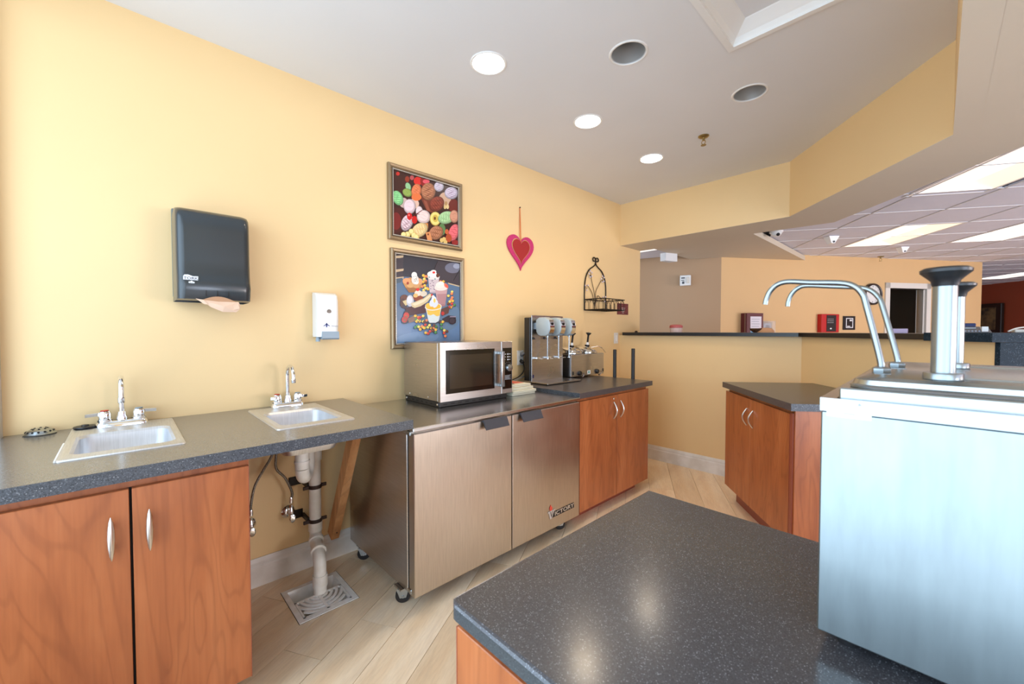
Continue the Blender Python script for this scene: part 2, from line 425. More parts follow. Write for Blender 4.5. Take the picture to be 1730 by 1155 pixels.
# ================================================================== STRUCTURE
# ---- floor
DR = (.148, .433, .515, .770)
bm = slab(new(), -1.9, 9, -3.1, 14.5, -.16, -.009, rects=[DR])
floor = struct('floor', bm, CARPET, 'pale maple plank floor')
u, v = (-.5, .866), (.866, .5)
offs = [.103, .33, -.35, .62, -.1, .45, .9, .2, -.5, .75, .35, -.2, .55, .05, .8]
g = .0011
for k in range(-14, 22):
    v0 = .677+.18*k; v1 = v0+.18
    off = {0: .103, 1: .33}.get(k, offs[(k*7) % len(offs)])
    for j in range(-6, 7):
        u0 = off+j*1.22; u1 = u0+1.22
        P = [(a*u[0]+b*v[0], a*u[1]+b*v[1]) for a, b in ((u0+g, v0+g), (u1-g, v0+g), (u1-g, v1-g), (u0+g, v1-g))]
        for nx, ny, c in ((-1, 0, -.0), (1, 0, 4.6), (0, -1, .6), (0, 1, 3.7), (.776, .63, .776*1.561+.63*3.704)):
            P = clip_poly(P, nx, ny, c)
            if len(P) < 3: break
        if len(P) < 3: continue
        a2 = abs(sum(P[i][0]*P[(i+1) % len(P)][1]-P[(i+1) % len(P)][0]*P[i][1] for i in range(len(P)))/2)
        if a2 < .002: continue
        pieces = []
        A = clip_poly(P, 1, 0, DR[0]-.002); B = clip_poly(P, -1, 0, -DR[1]-.002)
        mid = clip_poly(clip_poly(P, -1, 0, -DR[0]+.002), 1, 0, DR[1]+.002) if len(P) > 2 else []
        C_ = clip_poly(mid, 0, 1, DR[2]-.002) if len(mid) > 2 else []
        D_ = clip_poly(mid, 0, -1, -DR[3]-.002) if len(mid) > 2 else []
        hit = len(mid) > 2 and not (max(p[1] for p in mid) < DR[2] or min(p[1] for p in mid) > DR[3])
        pieces = [q for q in (A, B, C_, D_) if len(q) > 2] if hit else [P]
        cxp, cyp = (u0+.61)*u[0]+(v0+.09)*v[0], (u0+.61)*u[1]+(v0+.09)*v[1]
        ang = atan2(u[1], u[0]); bm = new()
        for q in pieces:
            loc = []
            for x, y in q:
                dx, dy = x-cxp, y-cyp
                loc.append((dx*cos(-ang)-dy*sin(-ang), dx*sin(-ang)+dy*cos(-ang)))
            try: prism(bm, loc, -.008, 0)
            except Exception: pass
        o = finish('plank', bm, MAPLE, floor, smooth=False, local=True)
        o.location = (cxp, cyp, 0); o.rotation_euler = (0, 0, ang)
# ---- ceilings
CANS = [(.747, 1.299), (.754, 2.096), (.763, 2.884), (1.252, 1.723), (1.540, 2.484)]
HX0, HX1, HY0, HY1 = 1.60, 2.24, 1.25, 2.03
bm = slab(new(), -.12, 2.42, -.48, 3.82, ZC, ZC+.02, rects=[(HX0, HX1, HY0, HY1)], rounds=[(x, y, .076) for x, y in CANS])
struct('ceiling', bm, CEIL, 'white painted ceiling with recessed lights', smooth=False)
struct('ceiling_plenum', box(new(), -2.0, 9.1, -3.2, 14.6, 2.80, 2.84), CEIL, 'ceiling deck above')
# dropped soffit slab round the kitchen
S = [(0, YW+.08), (1.50, YW+.08), (2.38, 2.72), (2.38, -.48), (5.43, -.48), (1.676, 4.158), (1.103, 4.116), (1.112, 6.125), (.477, 5.149), (.16, 5.01), (.16, 4.116), (0, 4.109)]
struct('ceiling_soffit', prism(new(), S, ZS, ZS+.055), SOFF, 'low drywall soffit over the bar', smooth=False)
# headers
bm = new()
prism(bm, [(0, YW), (1.467, YW), (2.302, 2.697), (2.302, -.48), (2.382, -.48), (2.382, 2.722), (1.507, YW+.085), (0, YW+.085)], ZS, ZC+.02)
struct('wall_header', bm, YEL, 'yellow header above the bar opening', smooth=False)
struct('trim_soffit_edge', prism(new(), [(0, YW+.001), (1.4665, YW+.001), (2.3015, 2.6975), (2.3015, -.48), (2.3815, -.48), (2.3815, 2.72), (1.5065, YW+.084), (0, YW+.084)], ZS-.001, ZS+.001), SOFF, 'painted underside of the header', smooth=False)
# ---- walls
struct('wall_left', box(new(), -.12, 0, -.43, 4.109, -.009, ZC+.02), YEL, 'long yellow wall behind the counters', smooth=False)
struct('wall_return', box(new(), 0, .05, -.40, -.316, -.009, ZC+.02), GREYP, 'pale grey window jamb left of the counter', smooth=False)
struct('wall_hallway_side', box(new(), -2.0, -1.9, 4.0, 5.3, -.009, 2.8), TAUPE, smooth=False)
bm = new(); box(bm, 0, 4.6, -.48, -.40, -.009, .38); box(bm, 0, 4.6, -.48, -.40, 2.44, 2.554)
struct('wall_back', bm, GREYP, smooth=False)
bm = new()
for x in (0, 1.12, 2.30, 2.62, 3.5, 4.55): box(bm, x, x+.05, -.47, -.41, .38, 2.44)  # close middle bars added, unseen, to reflect as dark bands in the dispenser
box(bm, 0, 4.6, -.475, -.405, .38, .42); box(bm, 0, 4.6, -.475, -.405, 2.40, 2.44)
struct('window_1', bm, GREYP, 'big daylight window behind the photographer', smooth=False)
struct('wall_kitchen_right', box(new(), 4.6, 4.7, -.48, -.0, -.009, 2.2), PEACH, smooth=False)
def dirpt(p, d, t, n=0): return (p[0]+d[0]*t+n*(-d[1]), p[1]+d[1]*t+n*d[0])
D2 = Vector((.6300, -.7766)).normalized(); D2 = (D2.x, D2.y); N2 = (-D2[1], D2[0])
PWc = (1.561, YW)
L2 = 1.40
e = (PWc[0]+D2[0]*L2, PWc[1]+D2[1]*L2)
bm = prism(new(), [(0, YW), PWc, (PWc[0]+.14, PWc[1]+.38), (0, YW+.38)], -.009, 1.199)
struct('wall_far', bm, YEL, 'yellow half wall under the bar top', smooth=False)
bm = prism(new(), [PWc, e, (e[0]+N2[0]*.36-D2[0]*.08, e[1]+N2[1]*.36-D2[1]*.08), (PWc[0]+.14, PWc[1]+.38)], -.009, 1.199)
struct('wall_right', bm, YEL, 'yellow half wall running toward the front desk', smooth=False)
# office walls
PO = (.477, 5.149); DO = (.545, .838); NO = (-.838, .545)
def wq(s0, s1, z0, z1, bm, n0=0, n1=.10):
    p = [(PO[0]+DO[0]*s+NO[0]*n, PO[1]+DO[1]*s+NO[1]*n) for s, n in ((s0, n0), (s1, n0), (s1, n1), (s0, n1))]
    prism(bm, p, z0, z1)
bm = new(); wq(0, 2.46, -.009, 2.6, bm); wq(3.06, 4.02, -.009, 2.6, bm); wq(2.46, 3.06, 1.80, 2.6, bm)
struct('wall_office', bm, PEACH, 'peach yellow office wall with clock and doorway', smooth=False)
bm = new(); wq(2.2, 3.4, -.009, 2.6, bm, 1.6, 1.7); wq(2.2, 2.3, -.009, 2.6, bm, .1, 1.6); wq(3.3, 3.4, -.009, 2.6, bm, .1, 1.6); wq(2.2, 3.4, 2.5, 2.6, bm, .1, 1.7)
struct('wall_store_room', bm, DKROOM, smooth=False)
bm = new(); wq(2.39, 2.46, -.009, 1.87, bm, -.015, .11); wq(3.06, 3.13, -.009, 1.87, bm, -.015, .11); wq(2.39, 3.13, 1.80, 1.87, bm, -.015, .11)
struct('door_1', bm, OFFW, 'white cased doorway in the office wall', smooth=False)
bm = new(); p0 = (PO[0]+DO[0]*3.05+NO[0]*.02, PO[1]+DO[1]*3.05+NO[1]*.02); q = (-.55, .60)
q = Vector((-.13, .99)).normalized()
prism(bm, [p0, (p0[0]+q.x*.55, p0[1]+q.y*.55), (p0[0]+q.x*.55+.035*q.y, p0[1]+q.y*.55-.035*q.x), (p0[0]+.035*q.y, p0[1]-.035*q.x)], 0, 1.79)
struct('door_leaf', bm, OFFW, parent=bpy.data.objects['door_1'], smooth=False)
bm = prism(new(), [(.477, 5.149), (.40, 5.25), (-1.92, 4.58), (-1.9, 4.47)], -.009, 2.6)
struct('wall_hallway', bm, TAUPE, 'taupe hallway wall', smooth=False)
bm = prism(new(), [(2.0, 13.75), (8.5, 6.15), (8.6, 6.3), (2.1, 13.9)], -.009, 2.6)
struct('wall_rust', bm, REDP, 'rust red far office wall', smooth=False)
struct('wall_office_right', box(new(), 8.6, 8.7, -3.2, 14.6, -.009, 2.8), PEACH, smooth=False)
struct('wall_office_left', prism(new(), [(-.2, 10.4), (2.1, 13.9), (2.0, 14.0), (-.3, 10.5)], -.009, 2.6), REDP, smooth=False)
# ---- baseboards
def base_profile(bm, p0, p1, nrm, h=.136, t=.016):
    prof = [(0, 0), (t, 0), (t, h*.70), (t*.72, h*.76), (t*.72, h*.86), (t*.3, h), (0, h)]
    d = Vector((p1[0]-p0[0], p1[1]-p0[1], 0)); n = Vector((*nrm, 0))
    A = [bm.verts.new(Vector((*p0, 0))+n*a+Vector((0, 0, b))) for a, b in prof]
    B = [bm.verts.new(Vector((*p0, 0))+d+n*a+Vector((0, 0, b))) for a, b in prof]
    for i in range(len(prof)):
        j = (i+1) % len(prof); bm.faces.new((A[i], A[j], B[j], B[i]))
    bm.faces.new(A); bm.faces.new(B[::-1])
bm = new(); base_profile(bm, (0, -.31), (0, YW), (1, 0)); struct('baseboard_left', bm, WHITE, 'white baseboard along the yellow wall', smooth=False)
bm = new(); base_profile(bm, (0.016, YW), (PWc[0], YW), (0, -1)); struct('baseboard_far', bm, WHITE, 'white baseboard on the half wall', smooth=False)
bm = new(); base_profile(bm, PWc, e, (-N2[0], -N2[1])); struct('baseboard_right', bm, WHITE, smooth=False)
# ---- drop ceiling of the office: grid of tiles, each its own panel
GA = (.545, -.838); GB = (.838, .545); GO = (1.498, 5.837); GM = .486
def gpt(a, b): return (GO[0]+GM*(GA[0]*a+GB[0]*b), GO[1]+GM*(GA[1]*a+GB[1]*b))
gang = atan2(GA[1], GA[0])
lights = {(3.84, -1.1, 2): TROF, (0, 0, 2): TROF, (0, 2, 2): TROFW, (-8, 8, 2): TROFW}
grid = struct('ceiling_office', prism(new(), [(-1.9, 4.0), (.0, 4.0), (1.1, 4.1), (1.7, 4.1), (6.2, -1.45), (8.6, -1.45), (8.6, 14.3), (0, 14.3)], ZT+.055, ZT+.075), CEIL, 'grid ceiling of pale square acoustic tiles', smooth=False)
def inside(x, y):
    ln = (x-1.676)*.777+(y-4.158)*.629     # right of the soffit edge
    w = (x-PO[0])*NO[0]+(y-PO[1])*NO[1]
    if x > 1.0 and x < 8.5 and ln > -.36 and y > -1.4:
        return w < .28 or (y > 8.3 and y < 13.9)
    return False
used = set()
for (a, b, n) in lights: used.update({(round(a)+i, round(b)) for i in range(n)})
tme = None; cnt = 0
bmt = new()
for a in range(-16, 16):
    for b in range(-9, 16):
        cx, cy = gpt(a+.5, b+.5)
        if not inside(cx, cy): continue
        if (a, b) in used: continue
        if tme is None:
            bm = box(new(), .007, GM-.007, .007, GM-.007, .004, .02, .0035, 1); t0 = finish('ceiling_tile', bm, TILE, grid, smooth=False, local=True); tme = t0.data; o = t0
        else:
            o = bpy.data.objects.new('ceiling_tile', tme); COL.objects.link(o); o.parent = grid
        x, y = gpt(a, b); o.location = (x, y, ZT); o.rotation_euler = (0, 0, gang); cnt += 1
# GB is +90deg from GA: local x=GA, local y=GB
bm = new()
Mg = Matrix.Translation((GO[0], GO[1], ZT)) @ Matrix.Rotation(gang, 4, 'Z')
def gridbar(a0, b0, a1, b1):
    w = .006
    if a0 == a1: box(bmt, a0*GM-w, a0*GM+w, b0*GM, b1*GM, 0, .004)
    else: box(bmt, a0*GM, a1*GM, b0*GM-w, b0*GM+w, 0, .0042)
for a in range(-16, 17):
    run = [b for b in range(-9, 16) if inside(*gpt(a, b+.5)) and inside(*gpt(a-.7, b+.5)) or inside(*gpt(a+.7, b+.5))]
    if run: gridbar(a, min(run), a, max(run)+1)
for b in range(-9, 17):
    run = [a for a in range(-16, 16) if inside(*gpt(a+.5, b-.5)) or inside(*gpt(a+.5, b+.5))]
    if run: gridbar(min(run), b, max(run)+1, b)
bmt.transform(Mg)
struct('ceiling_grid', bmt, TBAR, parent=grid, smooth=False)
LBL = {(3.84, -1.1): 'long glowing ceiling light panel nearest the yellow header', (0, 0): 'glowing ceiling light panel over the office, second from the header',
       (0, 2): 'glowing white ceiling light panel at right edge, right of the middle one'}
for i, ((a, b, n), m) in enumerate(lights.items()):
    loc = gpt(a, b)
    t = Thing('ceiling_light', LBL.get((a, b), 'small distant ceiling light panel near the rust red wall'), 'ceiling light', (loc[0], loc[1], ZT), gang, 'troffer lights in the office ceiling', local=True)
    X, Y = GM*n, GM
    bm = new(); f = .02
    box(bm, .006, X-.006, .006, f, .0, .05); box(bm, .006, X-.006, Y-f, Y-.006, .0, .05); box(bm, .006, f, f, Y-f, .0, .05); box(bm, X-f, X-.006, f, Y-f, .0, .05)
    t.part('frame', bm, TBAR, smooth=False)
    # parabolic basket: two sloping reflector wings and a raised lens
    bm = new(); loft(bm, [[(f, f, .004), (X-f, f, .004), (X-f, Y-f, .004), (f, Y-f, .004)], [(f+.08, Y*.36, .045), (X-f-.08, Y*.36, .045), (X-f-.08, Y*.64, .045), (f+.08, Y*.64, .045)]], cap1=False)
    t.part('reflector', bm, m if m is TROF else TROFW, smooth=False)
    bm = new(); sec = [(Y*.36, .045), (Y*.42, .026), (Y*.5, .020), (Y*.58, .026), (Y*.64, .045)]
    loft(bm, [[(x, y, z) for y, z in sec] for x in (f+.08, X-f-.08)]); t.part('lens', bm, TROFL)
# hallway ceiling light and beam, seen through the far left of the opening
struct('ceiling_hallway', prism(new(), [(-1.9, 4.109), (.16, 4.109), (.16, 5.02), (-1.9, 4.5)], ZT, ZT+.03), TILE, 'hallway ceiling', smooth=False)
t = Thing('ceiling_light', 'thin glowing ceiling light strip above the hallway, left end of opening', 'ceiling light', (-.3, 4.30, ZT-.012))
t.part('frame', box(new(), -.66, .10, 4.24, 4.42, ZT-.012, ZT), TBAR, smooth=False)
t.part('lens', box(new(), -.64, .08, 4.26, 4.40, ZT-.016, ZT-.011), TROFW, smooth=False)
struct('trim_hallway_beam', prism(new(), [(.087, 4.40), (.15, 4.40), (.21, 4.56), (.11, 4.56)], 2.03, ZS+.0), CEIL, smooth=False)
# ---- ceiling access hatch: recessed moulded frame and panel
H = Thing('ceiling_hatch', 'white moulded access hatch in ceiling at top edge of photo', 'hatch', (HX0, HY1, ZC))
def rr(x0, x1, y0, y1, z): return [(x0, y0, z), (x1, y0, z), (x1, y1, z), (x0, y1, z)]
bm = loft(new(), [rr(HX0-.02, HX1+.02, HY0-.02, HY1+.017, ZC), rr(HX0-.02, HX1+.02, HY0-.02, HY1+.017, ZC-.008), rr(HX0+.008, HX1-.008, HY0+.008, HY1-.008, ZC-.008), rr(HX0+.008, HX1-.008, HY0+.008, HY1-.008, ZC+.004)])
H.part('trim_ring', bm, WPL, smooth=False)
bm = loft(new(), [rr(HX0+.008, HX1-.008, HY0+.008, HY1-.008, ZC+.004), rr(HX0+.022, HX1-.022, HY0+.022, HY1-.022, ZC+.020), rr(HX0+.03, HX1-.03, HY0+.03, HY1-.03, ZC+.024), rr(HX0+.07, HX1-.07, HY0+.07, HY1-.07, ZC+.048), rr(HX0+.075, HX1-.075, HY0+.075, HY1-.075, ZC+.052)])
H.part('moulding', bm, WPL, smooth=False)
H.part('panel', box(new(), HX0+.07, HX1-.07, HY0+.07, HY1-.07, ZC+.052, ZC+.062), CEIL, smooth=False)
# ---- recessed downlights
CL = ['glowing recessed downlight nearest the camera, left of the dark cans', 'glowing recessed downlight in the middle of the lit row', 'glowing recessed downlight farthest from the camera, nearest the far corner',
      'unlit recessed downlight with steel reflector, nearer the ceiling hatch', 'unlit recessed downlight with steel reflector, nearer the yellow header']
for i, (x, y) in enumerate(CANS):
    t = Thing('recessed_downlight', CL[i], 'ceiling light', (x, y, ZC), group='recessed downlights in the kitchen ceiling')
    lit = i < 3
    t.part('trim_ring', lathe(new(), [(.076, .002), (.078, -.003), (.084, -.004), (.089, -.001), (.089, .0)], (x, y, ZC), seg=40, cap0=False, cap1=False), WPL)
    t.part('reflector', lathe(new(), [(.0765, -.001), (.074, .05), (.066, .12), (.05, .165)], (x, y, ZC), seg=40, cap0=False, cap1=not lit), REFL)
    if lit:
        t.part('lens', lathe(new(), [(.001, .004), (.074, .004), (.074, .007), (.001, .007)], (x, y, ZC), seg=40), LAMP)
        l = bpy.data.lights.new('downlight', 'SPOT'); l.energy = 13; l.color = (1, .78, .52); l.spot_size = radians(135); l.spot_blend = .8; l.shadow_soft_size = .07
        lo = bpy.data.objects.new('downlight_glow', l); COL.objects.link(lo); lo.location = (x, y, ZC-.03)
    else:
        bm = new(); tube(bm, [(x, y, ZC+.165), (x, y, ZC+.13)], .018, 14); lathe(bm, [(.02, .0), (.032, -.03), (.028, -.06), (.001, -.068)], (x, y, ZC+.145), seg=20)
        t.part('bulb', bm, OFFW)
# sprinkler head
def sprinkler(x, y, z, label, s=1.0):
    t = Thing('fire_sprinkler', label, 'sprinkler', (x, y, z))
    t.part('escutcheon', lathe(new(), [(.034*s, 0), (.034*s, -.003), (.026*s, -.010), (.012*s, -.012)], (x, y, z), seg=20, cap1=True), BRASS)
    bm = new(); tube(bm, [(x, y, z-.01), (x, y, z-.03*s)], .008*s, 10)
    for a in (-1, 1): tube(bm, [(x+a*.008*s, y, z-.028*s), (x+a*.013*s, y, z-.042*s), (x+a*.003*s, y, z-.058*s)], .0025*s, 6)
    t.part('frame', bm, BRASS)
    t.part('deflector', lathe(new(), [(.001, -.058*s), (.017*s, -.058*s), (.017*s, -.061*s), (.001, -.061*s)], (x, y, z), seg=14), BRASS)
sprinkler(1.173, 2.806, ZC, 'brass fire sprinkler head hanging from the kitchen ceiling')
sprinkler(1.749, 6.936, ZT+.004, 'small dark sprinkler head in the office grid ceiling')

# ================================================================== LEFT SINK RUN
CT, CTB, CD = .87, .8325, .7588
S1 = (.028, .563, -.150, .143); S2 = (.069, .578, .407, .704)
t = Thing('sink_counter', 'long grey speckled countertop holding both sinks', 'countertop', (.38, .28, CTB))
top = t.part('worktop', slab(new(), .001, CD, -.314, .871, CTB, CT, rects=[(S1[0]+.03, S1[1]-.03, S1[2]+.02, S1[3]-.02), (S2[0]+.03, S2[1]-.03, S2[2]+.02, S2[3]-.02)]), LAM, smooth=False)
bm = new(); box(bm, CD, CD+.001, -.314, .872, CTB, CT-.001); box(bm, .001, CD, .871, .872, CTB, CT-.001)
t.part('edge_band', bm, LAME, smooth=False)
def sink(S, label, bowl, fy, name='bar_sink'):
    x0, x1, y0, y1 = S; bx0, bx1, by0, by1 = bowl
    t = Thing(name, label, 'sink', ((x0+x1)/2, (y0+y1)/2, CT), group='drop-in bar sinks')
    def R(a, b, c, d, r, z): return [(x, y, z) for x, y in loop_rr(a, b, c, d, r, 6)]
    bm = loft(new(), [R(x0, x1, y0, y1, .012, CT), R(x0+.002, x1-.002, y0+.002, y1-.002, .012, CT+.004), R(x0+.014, x1-.014, y0+.010, y1-.010, .014, CT+.006), R(x0+.02, x1-.02, y0+.014, y1-.014, .014, CT+.0045),
                      R(bx0-.004, bx1+.004, by0-.004, by1+.004, .035, CT+.0045)])
    t.part('rim', bm, SINKM)
    zb = CT-.135
    bm = loft(new(), [R(bx0-.004, bx1+.004, by0-.004, by1+.004, .035, CT+.0045), R(bx0+.003, bx1-.003, by0+.003, by1-.003, .035, CT-.004), R(bx0+.010, bx1-.010, by0+.008, by1-.008, .035, zb+.03),
                      R(bx0+.022, bx1-.022, by0+.016, by1-.016, .04, zb+.006), R(bx0+.05, bx1-.05, by0+.04, by1-.04, .035, zb)], cap1=True)
    t.part('bowl', bm, SINKM)
    cx, cy = (bx0+bx1)/2, (by0+by1)/2
    t.part('drain_strainer', lathe(new(), [(.04, zb+.001), (.038, zb+.003), (.03, zb+.001), (.012, zb+.0005), (.001, zb+.002)], (cx, cy, 0), seg=24), CHROME)
    return t
s1 = sink(S1, 'stainless bar sink at the left end of the counter', (.20, .508, -.122, .118), 0)
s2 = sink(S2, 'stainless bar sink nearest the refrigerator', (.215, .52, .440, .672), 0)
s1.part('caulk', tube(new(), [(S1[1]-.004, S1[2]+.001, CT+.002), (S1[1]-.1, S1[2]+.0005, CT+.002), (.3, S1[2]+.0005, CT+.002)], .003, 6), WPL)
def faucet(fy, y0, y1, xb, label, top, reach, tipz, hot, lever):
    t = Thing('faucet', label, 'faucet', (xb, fy, CT+.005), group='gooseneck bar faucets')
    z0 = CT+.004
    bm = loft(new(), [[(x, y, z0+h) for x, y in loop_rr(xb-.026+i, xb+.026-i, y0+i, y1-i, .02, 5)] for h, i in ((0, 0), (.012, .001), (.020, .006), (.022, .012))], cap0=True, cap1=True)
    t.part('base_plate', bm, CHROME)
    R = reach/2
    pts = [(xb, fy, z0+.02), (xb, fy, top-R)]+arcpts((xb+R, fy, top-R), (-1, 0, 0), (0, 0, 1), R, pi*.06, pi*.98, 12)+[(xb+2*R, fy, tipz+.015)]
    t.part('spout', tube(new(), pts, .0085, 16), CHROME)
    t.part('collar', lathe(new(), [(.017, 0), (.017, .012), (.013, .022), (.0125, .034), (.010, .036)], (xb, fy, z0+.018)), CHROME)
    t.part('aerator', lathe(new(), [(.0098, 0), (.0105, .003), (.0105, .020), (.009, .022)], (xb+2*R, fy, tipz-.004)), CHROME)
    for y, d, c in ((y0+.026, -1, REDI), (y1-.026, 1, BPL)):
        hp = t.part('handle', lathe(new(), [(.021, 0), (.022, .008), (.019, .012), (.020, .030), (.016, .040), (.001, .042)], (xb, y, z0+.019), seg=20), CHROME)
        bm = new(); lx, ly = lever
        a = Vector((xb+lx*.010, y+d*ly*.012, z0+.050)); b_ = Vector((xb+lx*.05, y+d*ly*.052, z0+.049))
        w = Vector((b_.y-a.y, a.x-b_.x, 0)).normalized()
        loft(bm, [[a-w*.008-Vector((0, 0, .006)), a+w*.008-Vector((0, 0, .006)), a+w*.008+Vector((0, 0, .006)), a-w*.008+Vector((0, 0, .006))],
                  [b_-w*.011-Vector((0, 0, .007)), b_+w*.011-Vector((0, 0, .007)), b_+w*.011+Vector((0, 0, .005)), b_-w*.011+Vector((0, 0, .005))]], cap0=True, cap1=True)
        t.part('lever', bm, CHROME, hp, smooth=False)
        t.part('index_cap', lathe(new(), [(.012, 0), (.012, .002), (.001, .0025)], (xb, y, z0+.0605), seg=16), c, hp, label='red hot index cap' if c is REDI else 'blue cold index cap')
faucet(-.012, -.086, .064, .062, 'chrome two-lever gooseneck faucet of the left sink', 1.064, .085, .975, 1, (0, 1))
faucet(.577, .505, .648, .068, 'chrome two-lever gooseneck faucet of the sink nearest the refrigerator', 1.073, .10, 1.000, 1, (.8, .5))
# strainer dome and stopper
t = Thing('sink_strainer', 'domed perforated steel drain cover at left end of the counter', 'drain cover', (.035, -.226, CT))
t.part('dome', lathe(new(), [(.040, .0), (.042, .003), (.038, .006), (.034, .013), (.022, .020), (.001, .022)], (.045, -.226, CT+.0005), seg=32, cap0=True), PUMPM)
bm = new()
for rr_, nn, hh in ((.034, 14, .0125), (.020, 8, .0205)):
    for k in range(nn):
        a = 2*pi*k/nn; lathe(bm, [(.0032, -.001), (.0032, .0014)], (.045+rr_*cos(a), -.226+rr_*sin(a), CT+hh), (cos(a)*.6, sin(a)*.6, 1), 8)
h = t.part('perforations', bm, SHAD); h['kind'] = 'stuff'
single('sink_stopper', lathe(new(), [(.030, 0), (.033, .003), (.031, .007), (.012, .008), (.010, .012), (.001, .013)], (.052, -.113, CT+.006), seg=24), BLKP, 'round black rubber sink stopper behind the left sink', 'stopper', (.052, -.113, CT+.006))

# ---- handles
def bow_handle(bm, x, y, z0, z1, out=.026, r=.0042, flat=False):
    n = 14; pts = []; R = []
    for i in range(n+1):
        t_ = i/n; pts.append((x+out*sin(pi*t_)**.8 if 0 < t_ < 1 else x, y, z0+(z1-z0)*t_)); R.append(r*(.55+.75*sin(pi*t_)))
    tube(bm, pts, R, 10)
def cabinet(name, label, loc, rotz, xs, D, z0, z1, toe, doors, handles, hz, top=None, lockz=None, group=None, ends=True, handle='bow', cavity=False):
    """local frame: x along the front, y = depth into the cabinet, front plane at y=0"""
    t = Thing(name, label, 'cabinet', loc, rotz, group, local=True)
    x0, x1 = xs
    if cavity:
        bm = box(new(), x0, x1, .02, D, toe, .70); box(bm, x0, x1, .02, .038, .70, top); box(bm, x1-.018, x1, .038, D, .70, top)
        t.part('body', bm, CHERRY, smooth=False)
    else: t.part('body', box(new(), x0, x1, .02, D, toe, top or z1), CHERRY, smooth=False)
    t.part('toe_kick', box(new(), x0+.01, x1-.06, .075, D-.01, .0, toe), CHERRYD, smooth=False)
    t.part('door_gap_shade', box(new(), doors[0][1]-.004, doors[1][0]+.004, .0187, .0199, z0, z1), SHAD, smooth=False)  # dark strip put in for the shade between the doors
    for i, (a, b) in enumerate(doors):
        bm = box(new(), a, b, 0, .0185, z0, z1, .0012, 1)
        d = t.part('door', bm, CHERRY, smooth=False)
        t.part('edge_band', box(new(), (a-.0006) if i == 0 else (b-.0014), (a+.0014) if i == 0 else b+.0006, -.0004, .019, z0, z1), CHERRYD, d, smooth=False)
        hx = handles[i]
        bm = new()
        if handle == 'bow':
            n = 14; pts = []; R = []
            for k in range(n+1):
                q_ = k/n; pts.append((hx, -.026*sin(pi*q_), hz[0]+(hz[1]-hz[0])*q_)); R.append(.0035+.0015*sin(pi*q_))
            tube(bm, pts, R, 10)
        else:
            zc_ = (hz[0]+hz[1])/2; hh = (hz[1]-hz[0])/2
            prof = [(.0008, -hh), (.0045, -hh*.8), (.0075, -hh*.4), (.0085, 0), (.0075, hh*.4), (.0045, hh*.8), (.0008, hh)]
            lathe(bm, prof, (hx, -.024, zc_), seg=14)
            for s_ in (-.5, .5): tube(bm, [(hx, 0, zc_+s_*hh), (hx, -.022, zc_+s_*hh)], .004, 8)
        t.part('handle', bm, NICKEL, d, label='satin silver pull handle')
        if lockz and i == 0:
            t.part('lock', lathe(new(), [(.008, 0), (.008, .003), (.006, .005), (.001, .005)], (hx-.003, 0, lockz), (0, -1, 0), 14), CHROME, d)
    return t
# left cabinet (front faces +x): local x -> world +y, local y -> world -x   => rotz = 90deg
cabinet('base_cabinet', 'cherry wood base cabinet with two doors under the left sink', (.74, 0, 0), pi/2, (-.312, .288), .72, .11, .806, .105, [(-.311, .0015), (.0075, .284)], [-.035, .042], (.628, .746), top=.832, handle='cigar', cavity=True)
cabinet('base_cabinet', 'cherry wood base cabinet with two doors under the milkshake mixer', (.70, 0, 0), pi/2, (2.098, 2.985), .68, .07, .790, .07, [(2.100, 2.535), (2.540, 2.988)], [2.497, 2.585], (.622, .742), top=.811, lockz=.765)
ct2 = Thing('countertop', 'dark countertop under the milkshake mixer and topping warmer', 'countertop', (.35, 2.56, .811))
ct2.part('worktop', box(new(), .002, .711, 2.086, 3.035, .811, .847, .001, 1), LAMD, smooth=False)
ct2.part('edge_band', box(new(), .002, .7105, 2.085, 2.0858, .811, .846), LAME, smooth=False)
# corner cabinet
ca = atan2(D2[1], D2[0]); CL0 = (1.185, 3.174)
off = .022
base = (CL0[0]+N2[0]*off, CL0[1]+N2[1]*off, 0)
cc = cabinet('base_cabinet', 'cherry wood base cabinet standing at an angle against the far half wall', base, ca, (.016, .885), .58, .12, .808, .12, [(.012, .405), (.409, .86)], [.352, .438], (.632, .742), top=.832)
cc.part('end_panel', box(new(), .885, .897, .008, .58, .0, .832), CHERRY, smooth=False)
cc.part('corner_strip', box(new(), .862, .886, .001, .02, .02, .815), CHERRYD, smooth=False, label='reddish vertical corner strip')
t = Thing('countertop', 'dark angled countertop on the cabinet at the far half wall', 'countertop', (CL0[0], CL0[1], .832), ca, local=True)
t.part('worktop', box(new(), 0, .912, 0, .612, .832, .870, .001, 1).copy() if False else (lambda b: (bmesh.ops.translate(b, vec=(0, 0, -.832), verts=b.verts), b)[1])(box(new(), 0, .912, 0, .612, .832, .870, .001, 1)), LAMD, smooth=False)
t.part('edge_band', box(new(), .912, .9128, .001, .611, 0, .0375), LAME, smooth=False)

